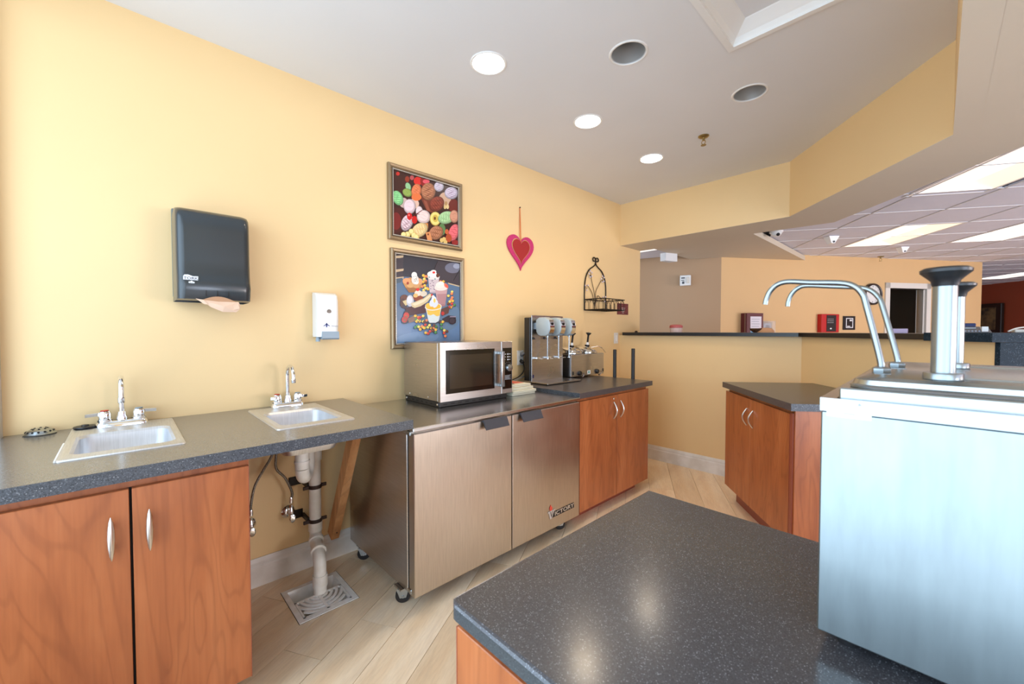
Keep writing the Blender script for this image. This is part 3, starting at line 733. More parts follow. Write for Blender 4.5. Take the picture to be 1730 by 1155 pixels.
# ---- plumbing under sink 2
t = Thing('sink_drain_pipe', 'white PVC trap and waste pipe under the sink, ending at the floor drain', 'pipe', (.25, .655, .02))
px, py = .295, .573
r = .029
bm = new(); tube(bm, [(px, py, .735), (px, py, .62)], r, 24); lathe(bm, [(.033, .0), (.034, .03), (.031, .034)], (px, py, .695)); lathe(bm, [(.032, 0), (.032, .012)], (px, py, .645), seg=24)
t.part('tailpiece', bm, PVC)
t.part('slip_nut', lathe(new(), [(.036, 0), (.036, .012), (.030, .013), (.030, .02)], (px, py, .728)), IRON)
qx, qy = .085, .693
d = Vector((qx-px, qy-py, 0)); L_ = d.length/2; dn = d.normalized()
mx = Vector((px, py, .62))
bend = [mx+dn*.0]
R1 = .055
bend = [tuple(mx), *arcpts(mx+dn*R1, -dn, Vector((0, 0, -1)), R1, 0, pi, 12), tuple(mx+dn*2*R1+Vector((0, 0, .06)))]
t.part('trap_bend', tube(new(), bend, r, 24), PVC)
R2 = (d.length-2*R1)/2
m2 = mx+dn*2*R1+Vector((0, 0, .06))
arch = arcpts(m2+dn*R2, -dn, Vector((0, 0, 1)), R2, 0, pi, 14)+[(qx, qy, .62)]
t.part('trap_arch', tube(new(), arch, r*1.02, 24), PVC)
bm = new(); tube(bm, [(qx, qy, .66), (qx, qy, .24)], r*.98, 24); lathe(bm, [(.034, 0), (.034, .05)], (qx, qy, .585)); lathe(bm, [(.033, 0), (.033, .045)], (qx, qy, .222))
t.part('riser', bm, PVC)
fx, fy_ = .262, .655
bm = new(); tube(bm, smooth_path([(qx, qy, .25), (qx+.004, qy-.001, .205), (qx+.045, qy-.011, .175), (fx-.045, fy_+.010, .165), (fx-.004, fy_+.001, .14), (fx, fy_, .09), (fx, fy_, -.04)], 5), r*.98, 24)
t.part('offset_elbow', bm, PVC)
for c_, ax_ in (((qx+.03, qy-.007, .186), (1, -.24, -.45)), ((fx-.055, fy_+.012, .172), (1, -.2, -.2))): t.part('coupling', lathe(new(), [(.030, -.008), (.035, -.008), (.035, .008), (.030, .008)], c_, ax_), PVC)
t.part('coupling', lathe(new(), [(.033, 0), (.033, .055)], (fx, fy_, .03)), PVC)
for z in (.45, .275):
    bm = lathe(new(), [(.029, -.009), (.0325, -.009), (.0325, .009), (.029, .009)], (qx, qy, z))
    box(bm, qx+.0, qx+.008, qy-.058, qy-.030, z-.009, z+.009, .002, 1); box(bm, qx+.0, qx+.008, qy+.030, qy+.055, z-.009, z+.009, .002, 1)
    c_ = t.part('pipe_clamp', bm, BRONZE)
    bm = box(new(), .001, .006, qy-.10, qy-.035, z+.0, z+.045, .002, 1); box(bm, .001, qx, qy-.04, qy-.028, z-.0, z+.02)
    t.part('bracket', bm, IRON, c_, smooth=False)
def valve(y, z, label, hose):
    t = Thing('supply_valve', label, 'valve', (.001, y, z), group='chrome supply valves and hoses')
    t.part('escutcheon', lathe(new(), [(.033, 0), (.031, .004), (.018, .012), (.012, .014)], (.001, y, z), (1, 0, 0)), CHROME)
    bm = new(); tube(bm, [(.01, y, z), (.065, y, z)], .009, 12); lathe(bm, [(.012, -.02), (.012, .018), (.008, .03), (.006, .045)], (.055, y, z), seg=14)
    t.part('body', bm, CHROME)
    bm = loft(new(), [[(.068+h, y+a*cos(k*pi/8), z-.01+b*sin(k*pi/8)) for k in range(16)] for h, a, b in ((0, .006, .006), (.004, .014, .021), (.012, .014, .021), (.015, .010, .016))], cap0=True, cap1=True)
    t.part('oval_knob', bm, CHROME)
    bm = new(); tube(bm, smooth_path([(.055, y, z+.075)]+hose, 6), .0058, 10); t.part('braided_hose', bm, BRAID)
    bm = new(); lathe(bm, [(.009, 0), (.009, .022), (.0065, .03)], (.055, y, z+.062), seg=12); lathe(bm, [(.0075, 0), (.0085, .012)], (.055, y, z+.04), seg=6); t.part('hose_nut', bm, CHROME)
valve(.589, .322, 'chrome supply valve with braided hose beside the white drain pipe', [(.06, .592, .44), (.07, .560, .52), (.075, .522, .575), (.08, .520, .64), (.09, .53, .74), (.10, .55, .83)])
valve(.417, .312, 'chrome supply valve with braided hose beside the left cabinet', [(.06, .416, .42), (.065, .432, .51), (.07, .470, .585), (.08, .502, .645), (.09, .53, .74), (.10, .54, .83)])
# brace
bm = new()
dv = Vector((.464, 0, .886)); pv = Vector((.886, 0, -.464))*.030
a = Vector((.032, .80, .140)); b_ = Vector((.375, .80, .8315))
for q0 in (0,):
    loft(bm, [[a+s*pv+Vector((0, w, 0)) for s, w in ((-1, -.02), (1, -.02), (1, .02), (-1, .02))], [b_+s*Vector((.034, 0, 0))+Vector((0, w, 0)) for s, w in ((-1, -.02), (1, -.02), (1, .02), (-1, .02))]], cap0=True, cap1=True)
br = Thing('counter_brace', 'diagonal raw wooden brace under the counter beside the refrigerator', 'brace', (.03, .80, .14))
br.part('board', bm, PINE, smooth=False)
br.part('screw', lathe(new(), [(.004, 0), (.003, .002), (.001, .002)], (.085, .80, .17), (.8, 0, -.4), 8), IRON)
# ---- floor drain
t = Thing('floor_drain', 'square white floor drain with half grate under the waste pipe', 'floor drain', ((DR[0]+DR[1])/2, (DR[2]+DR[3])/2, 0))
x0, x1, y0, y1 = DR
t.part('frame', slab(new(), x0, x1, y0, y1, -.012, .003, rects=[(x0+.022, x1-.022, y0+.022, y1-.022)]), ENAMEL, smooth=False)
t.part('dark_joint', slab(new(), x0-.004, x1+.002, y0-.002, y1+.003, -.010, .0004, rects=[(x0, x1, y0, y1)]), SHAD, smooth=False)
bi = [(x0+.022, x1-.022, y0+.022, y1-.022, -.008), (x0+.032, x1-.03, y0+.032, y1-.032, -.05), (x0+.05, x1-.05, y0+.05, y1-.05, -.13)]
t.part('basin', loft(new(), [rr(*b) for b in bi], cap1=True), ENAMEL, smooth=False)
gx0 = x0+.125; gx1 = x1-.024; gy0, gy1 = y0+.024, y1-.024; gc = (gx0, (y0+y1)/2)
bm = new()
box(bm, gx0, gx0+.008, gy0, gy1, -.006, .0015); box(bm, gx1-.008, gx1, gy0, gy1, -.006, .0015); box(bm, gx0, gx1, gy0, gy0+.008, -.006, .0015); box(bm, gx0, gx1, gy1-.008, gy1, -.006, .0015)
box(bm, gx0, gx1, gc[1]-.006, gc[1]+.006, -.006, .0015)
for rr2 in (.014, .036, .058, .080, .102, .124):
    w = .0060
    pts = [(rr2, a) for a in [(-pi/2+pi*i/20) for i in range(21)]]
    for i in range(20):
        a0, a1 = pts[i][1], pts[i+1][1]
        q = [(gc[0]+(rr2+s*w)*cos(a_), gc[1]+(rr2+s*w)*sin(a_)) for s, a_ in ((-1, a0), (1, a0), (1, a1), (-1, a1))]
        if all(gx0-.001 <= p[0] <= gx1 and gy0 <= p[1] <= gy1 for p in q): prism(bm, q, -.006, .0014)
for ang_ in (.62, -.62):
    a_ = Vector((cos(ang_), sin(ang_)))
t.part('grate', bm, ENAMEL, smooth=False)

# ================================================================== REFRIGERATOR
FX, FY0, FY1, FZ0, FZT = .7235, .893, 2.068, .075, .824
t = Thing('undercounter_refrigerator', 'low two-door stainless steel worktop refrigerator on casters', 'refrigerator', (.36, 1.48, 0))
t.part('cabinet_body', box(new(), .03, .665, FY0, FY1, FZ0+.005, .79, .003, 1), STEELS, smooth=False)
bm = box(new(), .004, FX+.004, FY0-.003, FY1+.003, .806, FZT, .003, 1); box(bm, .03, FX-.03, FY0+.002, FY1-.002, .788, .807)
t.part('worktop', bm, STEELT, smooth=False)
t.part('door_gasket', box(new(), .665, .676, FY0+.006, FY1-.006, FZ0+.012, .79), SHAD, smooth=False)
seam = 1.480
bmh = new()
for a, b, hy0, hy1, nm in ((FY0+.001, seam-.003, 1.275, 1.43, 'left'), (seam+.003, FY1-.001, 1.535, 1.69, 'right')):
    bm = box(new(), .676, FX, a, b, FZ0, .797, .004, 2)
    d = t.part('door', bm, STEEL, smooth=False)
    hb = new()
    loft(hb, [[(FX, y, .800), (FX+.012, y, .803), (FX+.034, y, .757), (FX+.031, y, .755), (FX+.006, y, .792), (FX, y, .790)] for y in (hy0, hy1)], cap0=True, cap1=True)
    t.part('flap_handle', hb, CHARP, d, smooth=False, label='sloping charcoal plastic pull')
for y, z in ((FY0-.004, .785), (FY0-.004, .085)):
    t.part('hinge', box(new(), .668, .70, y, y+.03, z, z+.02, .003, 1), PUMPM)
def caster(x, y, label=None):
    w = t.part('caster', lathe(new(), [(.012, -.012), (.030, -.012), (.0335, -.008), (.0335, .008), (.030, .012), (.012, .012)], (x, y, .0335), (.86, -.5, 0), 28), RUBBER)
    bm = new()
    n_ = Vector((.86, -.5, 0)).normalized(); s_ = Vector((.5, .86, 0)).normalized()
    for sg in (-1, 1):
        c_ = Vector((x, y, 0))+n_*sg*.0155
        pts = [(-.014, .028), (.014, .028), (.028, .072), (-.030, .072)]
        A = [c_+s_*a_+Vector((0, 0, z_)) for a_, z_ in pts]; B = [p+n_*sg*.002 for p in A]
        loft(bm, [A, B], cap0=True, cap1=True)
    box(bm, x-.032, x+.032, y-.028, y+.028, .071, .0795)
    lathe(bm, [(.006, -.020), (.006, .020)], (x, y, .0335), (.86, -.5, 0), 10)
    t.part('fork', bm, PUMPM, w, smooth=False, label='zinc caster fork')
for x, y in ((.600, .905), (.135, .925), (.655, 1.958), (.125, 2.0)): caster(x, y)
# maker's badge, lower right of the right door
bx = FX+.0006
def yz_poly(bm, pts, x, th=.0008):
    A = [bm.verts.new((x, y, z)) for y, z in pts]; B = [bm.verts.new((x+th, y, z)) for y, z in pts]; n = len(pts)
    bm.faces.new(A[::-1]); bm.faces.new(B)
    for i in range(n): bm.faces.new((A[i], A[(i+1) % n], B[(i+1) % n], B[i]))
    return bm
bd = t.part('badge', yz_poly(new(), [(1.792, .143), (2.012, .143), (2.012, .176), (1.815, .176)], bx), BLKP, smooth=False, label='dark badge reading VICTORY')
t.part('badge_flame_cup', yz_poly(yz_poly(new(), [(1.770, .184), (1.824, .186), (1.800, .140), (1.786, .140)], bx+.0008), [(1.765, .180), (1.829, .182), (1.829, .190), (1.765, .188)], bx+.0009), mat('badge_grey', srgb(190, 184, 178), .4, .3), bd, smooth=False)
t.part('badge_flame', yz_poly(new(), [(1.785, .190), (1.779, .205), (1.790, .226), (1.796, .214), (1.806, .206), (1.803, .190)], bx+.001), REDI, bd, smooth=False)
t.part('badge_letter', text_mesh('V', .052, face_px(bx+.0022, 1.797, .164), .0004, squeeze=.7), BLKP, bd, smooth=False)
t.part('badge_lettering', text_mesh('ICTORY', .034, face_px(bx+.0013, 1.917, .1595), .0004, squeeze=1.5), mat('badge_text', srgb(208, 190, 168), .5), bd, smooth=False)
t.part('badge_corner', lathe(new(), [(.006, 0), (.006, .001)], (FX, 1.2, .12), (1, 0, 0), 6), STEEL, smooth=False) if False else None

# ================================================================== MICROWAVE
t = Thing('microwave_oven', 'stainless microwave oven with dark window on the refrigerator top', 'microwave', (.23, 1.49, FZT))
mx0, mx1, my0, my1, mz0, mz1 = .035, .400, 1.229, 1.766, .856, 1.178
t.part('body', box(new(), mx0, mx1, my0, my1, mz0, mz1, .003, 1), STEELB, smooth=False)
bm = box(new(), .04, .408, my0+.004, 1.735, FZT, mz0, .003, 1)
t.part('base', bm, BLKP, smooth=False)
bm = new()
for k in range(9): box(bm, .4075, .4085, 1.26+k*.05, 1.285+k*.05, .836, .842)
for k in range(6): box(bm, .07+k*.05, .095+k*.05, my0+.0034, my0+.0042, .836, .842)
t.part('vent_slots', bm, SHAD, smooth=False)
bm = slab(new(), my0, 1.672, mz0, mz1, 0, .025, rects=[(1.264, 1.618, .896, 1.137)])
bm.transform(Matrix(((0, 0, 1, .40), (1, 0, 0, 0), (0, 1, 0, 0), (0, 0, 0, 1))))
dr = t.part('door', bm, STEELB, smooth=False)
t.part('window_frame', box(new(), .402, .4255, 1.2645, 1.6175, .8965, 1.1365, .001, 1), GLASSF, dr, smooth=False)
t.part('window_glass', box(new(), .4255, .4262, 1.290, 1.596, .922, 1.110), GLASSD, dr, smooth=False)
bm = box(new(), .452, .464, 1.640, 1.668, .905, 1.12, .003, 2); box(bm, .424, .455, 1.640, 1.668, .905, .925, .003, 1); box(bm, .424, .455, 1.640, 1.668, 1.10, 1.12, .003, 1)
t.part('door_handle', bm, PUMPM, dr)
t.part('control_panel', box(new(), .400, .425, 1.674, my1, mz0, mz1, .002, 1), STEELB, smooth=False)
cp = t.part('control_face', box(new(), .425, .4265, 1.684, 1.760, .884, 1.138, .002, 1), GLASSF, smooth=False)
t.part('dial', lathe(new(), [(.024, 0), (.022, .018), (.020, .022), (.001, .023)], (.4265, 1.728, 1.015), (1, 0, 0), 20), PUMPM, cp)
bm = new()
for k in range(3): box(bm, .4265, .4268, 1.722, 1.730, 1.095-k*.017, 1.103-k*.017)
for k in range(3): box(bm, .4265, .4268, 1.692, 1.712-.004*k, 1.098-k*.017, 1.101-k*.017); box(bm, .4265, .4268, 1.735, 1.748, 1.098-k*.017, 1.1005-k*.017)
for k in range(9):
    a = pi*(.05+.9*k/8); box(bm, .4265, .4268, 1.728+.034*cos(a)-.001, 1.728+.034*cos(a)+.001, 1.015+.034*sin(a)-.001, 1.015+.034*sin(a)+.001)
for k in range(5): box(bm, .4265, .4268, 1.692, 1.752-.012*(k % 2), .942+k*.006, .9435+k*.006)
t.part('panel_markings', bm, WTEXT, cp, smooth=False)
for x, z in ((.10, .872), (.30, .872)): t.part('screw', lathe(new(), [(.005, 0), (.004, .002), (.001, .0025)], (x, my0, z), (0, -1, 0), 10), CHROME)
for x, z in ((.055, .84), (.39, .84)): t.part('screw', lathe(new(), [(.006, 0), (.005, .003), (.001, .003)], (x, my0+.004, z), (0, -1, 0), 10), CHROME)
# folded towels
cols = [CLOTH, CLOTH, CLOTH, CLOTH]
names = ['folded cream kitchen towel at the bottom of the stack', 'folded cream kitchen towel second from the bottom of the stack', 'folded cream kitchen towel third from the bottom of the stack', 'folded kitchen towel with coral and teal print topping the stack']
for k in range(4):
    z0 = FZT+.0175*k; dx = [.0, .006, -.004, -.012][k]
    t = Thing('kitchen_towel', names[k], 'towel', (.30, 1.90, z0), group='folded towels beside the microwave')
    for j in range(2):
        bm = box(new(), .16+dx, .405+dx, 1.785, 2.000+dx*1.5-.004*k, z0+.0085*j+.0004, z0+.0085*j+.0085, .004, 2)
        for v_ in bm.verts: v_.co.z += .0012*sin(v_.co.x*40+k)+.001*sin(v_.co.y*33+k*2)
        t.part('fold', bm, CLOTH)
    if k == 3:
        t.part('print_patch', box(new(), .22, .34, 1.86, 1.955, z0+.0172, z0+.0190, .001, 1), CLOTHR, label='coral printed patch')
        t.part('print_patch', box(new(), .25, .36, 1.79, 1.85, z0+.0172, z0+.0190, .001, 1), CLOTHB, label='teal printed patch')
# ---- duplex outlet with two cords
t = Thing('wall_outlet', 'beige duplex wall outlet between the microwave and milkshake mixer', 'outlet', (0, 2.255, .975))
t.part('cover_plate', box(new(), .0005, .006, 2.220, 2.290, .975, 1.090, .002, 1), OFFW)
bm = new(); box(bm, .006, .008, 2.238, 2.272, 1.038, 1.076, .006, 2); box(bm, .006, .008, 2.238, 2.272, .988, 1.026, .006, 2); t.part('socket', bm, WPL)
single('power_cord', tube(lathe(new(), [(.014, 0), (.014, .022), (.007, .034)], (.008, 2.255, 1.007), (1, 0, -.3), 12), smooth_path([(.036, 2.255, .998), (.05, 2.25, .94), (.05, 2.19, .89), (.06, 2.05, .863), (.09, 1.90, .85), (.09, 1.80, .84)], 6), .0045, 8), BLKP, 'black power cord plugged into the outlet behind the microwave', 'cord', (.01, 2.255, 1.0))
single('power_cord', tube(lathe(new(), [(.013, 0), (.013, .026), (.006, .04)], (.008, 2.258, 1.055), (1, .2, .4), 12), smooth_path([(.042, 2.265, 1.072), (.055, 2.285, 1.096), (.05, 2.33, 1.10), (.045, 2.42, 1.0), (.04, 2.40, .93), (.05, 2.30, .90), (.06, 2.15, .87), (.10, 1.98, .845), (.11, 1.82, .83)], 6), .0042, 8), mat('grey_cord', srgb(120, 124, 130), .5), 'grey power cord looping from the outlet to the milkshake mixer', 'cord', (.01, 2.26, 1.05))

# ================================================================== MILKSHAKE MIXER
zc = .847
t = Thing('milkshake_mixer', 'stainless milkshake mixer with three spindle heads on the dark counter', 'drink mixer', (.22, 2.41, zc))
t.part('rear_column', box(new(), .085, .146, 2.215, 2.60, zc+.006, 1.345, .004, 1), BLKP, smooth=False)
t.part('front_panel', box(new(), .146, .153, 2.228, 2.598, zc+.012, 1.362, .002, 1), STEELB, smooth=False)
bm = box(new(), .075, .335, 2.205, 2.600, zc+.004, zc+.016, .003, 1); t.part('base_tray', bm, STEELB, smooth=False)
for x in (.10, .315):
    for y in (2.225, 2.58): t.part('foot', lathe(new(), [(.010, 0), (.010, .006)], (x, y, zc), seg=12), RUBBER)
for k, y in enumerate((2.285, 2.413, 2.541)):
    bm = new()
    prof = [(.17, 1.27), (.17, 1.325), (.20, 1.345), (.26, 1.345), (.298, 1.325), (.308, 1.29), (.308, 1.25), (.295, 1.222), (.265, 1.205), (.215, 1.205), (.19, 1.215), (.175, 1.235)]
    loft(bm, [[(.238+(x-.238)*s, yy, 1.275+(z-1.275)*s) for x, z in prof] for yy, s in ((y-.034, .86), (y-.030, .96), (y-.022, 1), (y+.022, 1), (y+.030, .96), (y+.034, .86))], cap0=True, cap1=True)
    hd = t.part('motor_head', bm, mat('pale_grey_enamel', srgb(176, 188, 192), .35))
    bm = new()
    loft(bm, [[(x, yy, z) for x, z in ((.298, 1.325), (.3095, 1.29), (.3095, 1.25), (.2965, 1.222), (.292, 1.225), (.304, 1.25), (.304, 1.29), (.293, 1.322))] for yy in (y-.024, y+.024)], cap0=True, cap1=True)
    t.part('front_band', bm, CHROME, hd)
    t.part('head_bracket', box(new(), .150, .185, y-.022, y+.022, 1.255, 1.305, .003, 1), BPL, hd, smooth=False)
    t.part('switch', box(new(), .3085, .313, y-.010, y+.010, 1.286, 1.305, .001, 1), IRON, hd)
    bm = new(); tube(bm, [(.262, y, 1.21), (.262, y, 1.035)], .0042, 10); lathe(bm, [(.010, 0), (.010, .012)], (.262, y, 1.196), seg=12)
    t.part('spindle', bm, PUMPC, hd)
    t.part('agitator', lathe(new(), [(.001, 0), (.013, .001), (.013, .004), (.001, .005)], (.262, y, 1.034), seg=12), CHROME, hd)
    bm = box(new(), .152, .178, y-.026, y+.016, 1.030, 1.044, .002, 1); tube(bm, arcpts((.20, y-.005, 1.032), (1, 0, 0), (0, 1, 0), .026, -2.4, 2.4, 14), .003, 6)
    t.part('cup_support', bm, CHROME)
    bm = lathe(new(), [(.009, 0), (.009, .010), (.004, .014), (.003, .026), (.001, .028)], (.153, y-.045, 1.19), (1, 0, -.4), 10)
    t.part('cup_switch', bm, BLKP)
t.part('maker_sticker', box(new(), .153, .1535, 2.238, 2.252, .885, .910), NAVY, smooth=False, label='small blue sticker')

# ================================================================== TOPPING WARMER
wx, wy0, wy1, wz0, wz1 = .200, 2.648, 3.118, .862, 1.047
t = Thing('topping_warmer', 'stainless two-well topping warmer with pumps, right of the milkshake mixer', 'food warmer', (.11, 2.88, zc))
t.part('housing', box(new(), .02, wx, wy0, wy1, wz0, wz1, .004, 2), STEELB, smooth=False)
for x in (.04, .18):
    for y in (2.69, 3.08): t.part('foot', lathe(new(), [(.012, .016), (.009, 0)], (x, y, zc), seg=12), RUBBER)
for k, y in enumerate((2.665, 3.098)): t.part('power_switch', box(new(), wx, wx+.004, y, y+.014, .880, .908, .001, 1), BLKP)
for y in (2.758, 3.01):
    kb = t.part('thermostat_knob', lathe(new(), [(.021, 0), (.019, .014), (.016, .018), (.001, .018)], (wx, y, .889), (1, 0, 0), 18), BLKP)
    t.part('knob_guard', tube(new(), arcpts((wx+.024, y+.010, .880), (0, 1, 0), (0, 0, 1), .021, -pi*.75, pi*.25, 10), .003, 6), CHROME, kb)
lp = t.part('rating_label', box(new(), wx, wx+.0008, 2.87, 2.915, .872, .905), WPL, smooth=False)
t.part('label_emblem', lathe(new(), [(.011, 0), (.011, .0004)], (wx+.0008, 2.8925, .889), (1, 0, 0), 16), mat('teal_ink', srgb(110, 170, 160), .5), lp)
for k, y in enumerate((2.775, 3.00)):
    x = .10
    w = t.part('inset_jar', lathe(new(), [(.088, 0), (.094, .004), (.094, .010), (.082, .012), (.078, .030), (.070, .034)], (x, y, wz1), seg=32), CHROME)
    tilt = Vector((.25, .10, 1)).normalized()
    t.part('lid', lathe(new(), [(.092, 0), (.094, .004), (.088, .010), (.058, .022), (.03, .030), (.014, .032)], (x, y, wz1+.030), tilt, 32), CHROME, w)
    ax = Vector((.05, .12, 1)).normalized(); c0 = Vector((x, y+.004, wz1+.06))
    pb = new(); tube(pb, [c0, c0+ax*.035], .013, 14); t.part('pump_collar', pb, WPL, w)
    pb = new(); tube(pb, [c0+ax*.03, c0+ax*.10], .0085, 14); tube(pb, [c0+ax*.0, c0+ax*.012], .022, 14); t.part('plunger', pb, IRON, w)
    t.part('knob', lathe(new(), [(.010, 0), (.014, .006), (.024, .016), (.025, .022), (.001, .027)], c0+ax*.098, ax, 20), BLKP, w)
    sp = smooth_path([(x, y+.02, wz1+.045), (x+.005, y+.11, wz1+.050), (x+.006, y+.17, wz1+.055), (x+.01, y+.235, wz1+.03), (x+.012, y+.275, wz1-.006)], 5) if k else smooth_path([(x, y-.01, wz1+.04), (x+.10, y-.02, wz1+.05), (x+.15, y-.03, wz1+.02)], 5)
    t.part('spout', tube(new(), sp, .005, 10), CHROME, w)

# ================================================================== WALL THINGS
# rocker plate near the corner
t = Thing('wall_switch', 'beige wall plate beside the left end of the bar top', 'wall plate', (0, 3.632, 1.115))
t.part('cover_plate', box(new(), .0005, .006, 3.595, 3.668, 1.115, 1.225, .002, 1), OFFW); t.part('rocker', box(new(), .006, .009, 3.618, 3.646, 1.14, 1.20, .002, 1), WPL)
# two black posts
single('black_post', lathe(new(), [(.015, 0), (.015, 1.078), (.013, 1.083)], (.345, 3.068, 0), seg=18), RUBBER, 'upright black post behind the counter end, the one closer to the yellow wall', 'post', (.345, 3.068, 0), group='black posts behind the counter end')
single('black_post', lathe(new(), [(.015, 0), (.015, 1.092), (.013, 1.097)], (.520, 3.068, 0), seg=18), RUBBER, 'upright black post behind the counter end, the one farther from the yellow wall', 'post', (.520, 3.068, 0), group='black posts behind the counter end')
# iron wall basket
t = Thing('wall_basket', 'black wrought iron wall planter basket with beaded branches', 'wall basket', (.01, 3.26, 1.436))
ya, yb, zb, zt = 3.085, 3.433, 1.437, 1.534; ym = (ya+yb)/2; X0 = .010; X1 = .215
arch = [(X0, ya, zb), (X0, ya, 1.60), (X0, ya+.004, 1.68), (X0, ya+.025, 1.755), (X0, ya+.07, 1.815), (X0, ya+.125, 1.845), (X0, ym-.012, 1.868), (X0, ym, 1.892)]
bm = new()
for s in (1, -1):
    pts = arch if s == 1 else [(p[0], 2*ym-p[1], p[2]) for p in arch]
    cl = Vector((X0, ym+s*-.0, 1.892))
    scr = [(X0, ym-s*(.004+.0), 1.905)]+[(X0, ym-s*(.026-.0)+s*.024*cos(a_)*(1-.35*i/12), 1.918+.022*sin(a_)*(1-.35*i/12)) for i, a_ in enumerate([(.1+i*.42) for i in range(13)])]
    tube(bm, smooth_path(pts+scr, 3), .0055, 8)
t.part('arch_frame', bm, IRON)
bm = new()
for z, r_ in ((zt, .0045), (zb, .005)): tube(bm, [(X0, ya, z), (X1, ya, z), (X1, yb, z), (X0, yb, z)], r_, 8, closed=True)
for k in range(1, 9): tube(bm, [(X0, ya+(yb-ya)*k/9, zb), (X1, ya+(yb-ya)*k/9, zb)], .0022, 5)
for k in range(1, 4): tube(bm, [(X0+(X1-X0)*k/4, ya, zb), (X0+(X1-X0)*k/4, yb, zb)], .0022, 5)
t.part('basket_frame', bm, IRON)
bm = new()
def pickets(p, q, n):
    p, q = Vector(p), Vector(q)
    for k in range(n):
        a = p+(q-p)*(k/n); b = p+(q-p)*((k+1)/n); m = (a+b)/2; d = (b-a)
        for s in (a+d*.12, b-d*.12):
            tube(bm, [(s.x, s.y, zb), (s.x, s.y, zt-.035), ((s.x+m.x)/2, (s.y+m.y)/2, zt-.014), (m.x, m.y, zt-.003)], .002, 5)
pickets((X0, ya, 0), (X1, ya, 0), 4); pickets((X1, ya, 0), (X1, yb, 0), 6); pickets((X0, yb, 0), (X1, yb, 0), 4)
t.part('pickets', bm, IRON)
bm = new(); gm = new()
br_ = [[(ym-.015, zb+.0), (ym-.01, 1.55), (ym-.03, 1.63), (ym-.065, 1.72), (ym-.075, 1.77)], [(ym+.015, zb), (ym, 1.55), (ym+.005, 1.62), (ym+.05, 1.68), (ym+.09, 1.73)],
       [(ym-.02, 1.48), (ym-.05, 1.59), (ym-.10, 1.645), (ym-.135, 1.67)], [(ym+.005, 1.50), (ym+.03, 1.575), (ym+.06, 1.575), (ym+.11, 1.545), (ym+.14, 1.55)]]
for b in br_: tube(bm, smooth_path([(X0, y, z) for y, z in b], 5), .0026, 6)
for cy, cz, n in ((ym-.085, 1.775, 5), (ym+.115, 1.745, 5), (ym-.145, 1.65, 3), (ym+.145, 1.56, 3)):
    for k in range(n):
        a = 2*pi*k/n+.6; y, z = cy+.024*cos(a), cz+.030*sin(a)
        tube(bm, [(X0, cy, cz-.02), (X0, y, z)], .0016, 4); lathe(gm, [(.001, -.007), (.0065, -.004), (.008, 0), (.0065, .004), (.001, .007)], (X0+.004, y, z), (1, 0, 0), 10)
t.part('branches', bm, IRON)
t.part('beads', gm, GEM, label='clear glass beads')
single('wall_card', box(new(), .0008, .004, 3.65, 3.862, 1.413, 1.528), MAROONC, 'small maroon card on the yellow wall behind the iron basket', 'card', (.001, 3.75, 1.413), smooth=False)
o = bpy.data.objects['wall_card']
c_ = finish('lettering', text_mesh('THIS IS\nA CUP', .026, face_px(.0045, 3.76, 1.47)) if False else (lambda b: [box(b, .004, .0043, 3.73+.01*(k % 2), 3.80-.008*k, 1.478-.016*k, 1.482-.016*k) for k in range(4)] and b)(new()), OFFW, o, base=(.001, 3.75, 1.413), smooth=False)

# heart
def heart(s, cy, cz, n=40):
    pts = []
    for i in range(n):
        a = 2*pi*i/n; x = 16*sin(a)**3; y = 13*cos(a)-5*cos(2*a)-2*cos(3*a)-cos(4*a)
        pts.append((cy+x/16*s, cz+y/16*s*1.02-(.10*s if False else 0)))
    return pts
def heart_pts(sy, sz, cy, cz, n=48):
    pts = []
    for i in range(n):
        a = 2*pi*i/n; x = 16*sin(a)**3; y = 13*cos(a)-5*cos(2*a)-2*cos(3*a)-cos(4*a)
        t_ = y/17.0
        pts.append((cy+x/16*sy, cz+t_*sz*(1.0 if t_ > 0 else 1.12)))
    return pts
t = Thing('heart_ornament', 'pink and red glitter heart hanging from an orange ribbon', 'wall ornament', (.003, 2.25, 1.714))
t.part('outer_heart', yz_poly(new(), heart_pts(.146, .148, 2.252, 1.879), .004, .010), PINK, smooth=False, label='magenta outer heart')
t.part('gold_rim', yz_poly(new(), heart_pts(.100, .108, 2.252, 1.880), .0145, .0015), GOLDT, smooth=False)
t.part('inner_heart', yz_poly(new(), heart_pts(.093, .101, 2.252, 1.880), .0155, .004), RED, smooth=False, label='dark red inner heart')
bm = new(); tube(bm, [(.012, 2.249, 1.925), (.010, 2.244, 2.03), (.006, 2.247, 2.20)], .0025, 6); tube(bm, [(.012, 2.257, 1.925), (.010, 2.253, 2.03), (.006, 2.249, 2.20)], .0025, 6)
t.part('ribbon', bm, RIBBON); t.part('nail', lathe(new(), [(.003, 0), (.003, .008), (.006, .009), (.001, .010)], (.001, 2.248, 2.203), (1, 0, 0), 8), IRON)

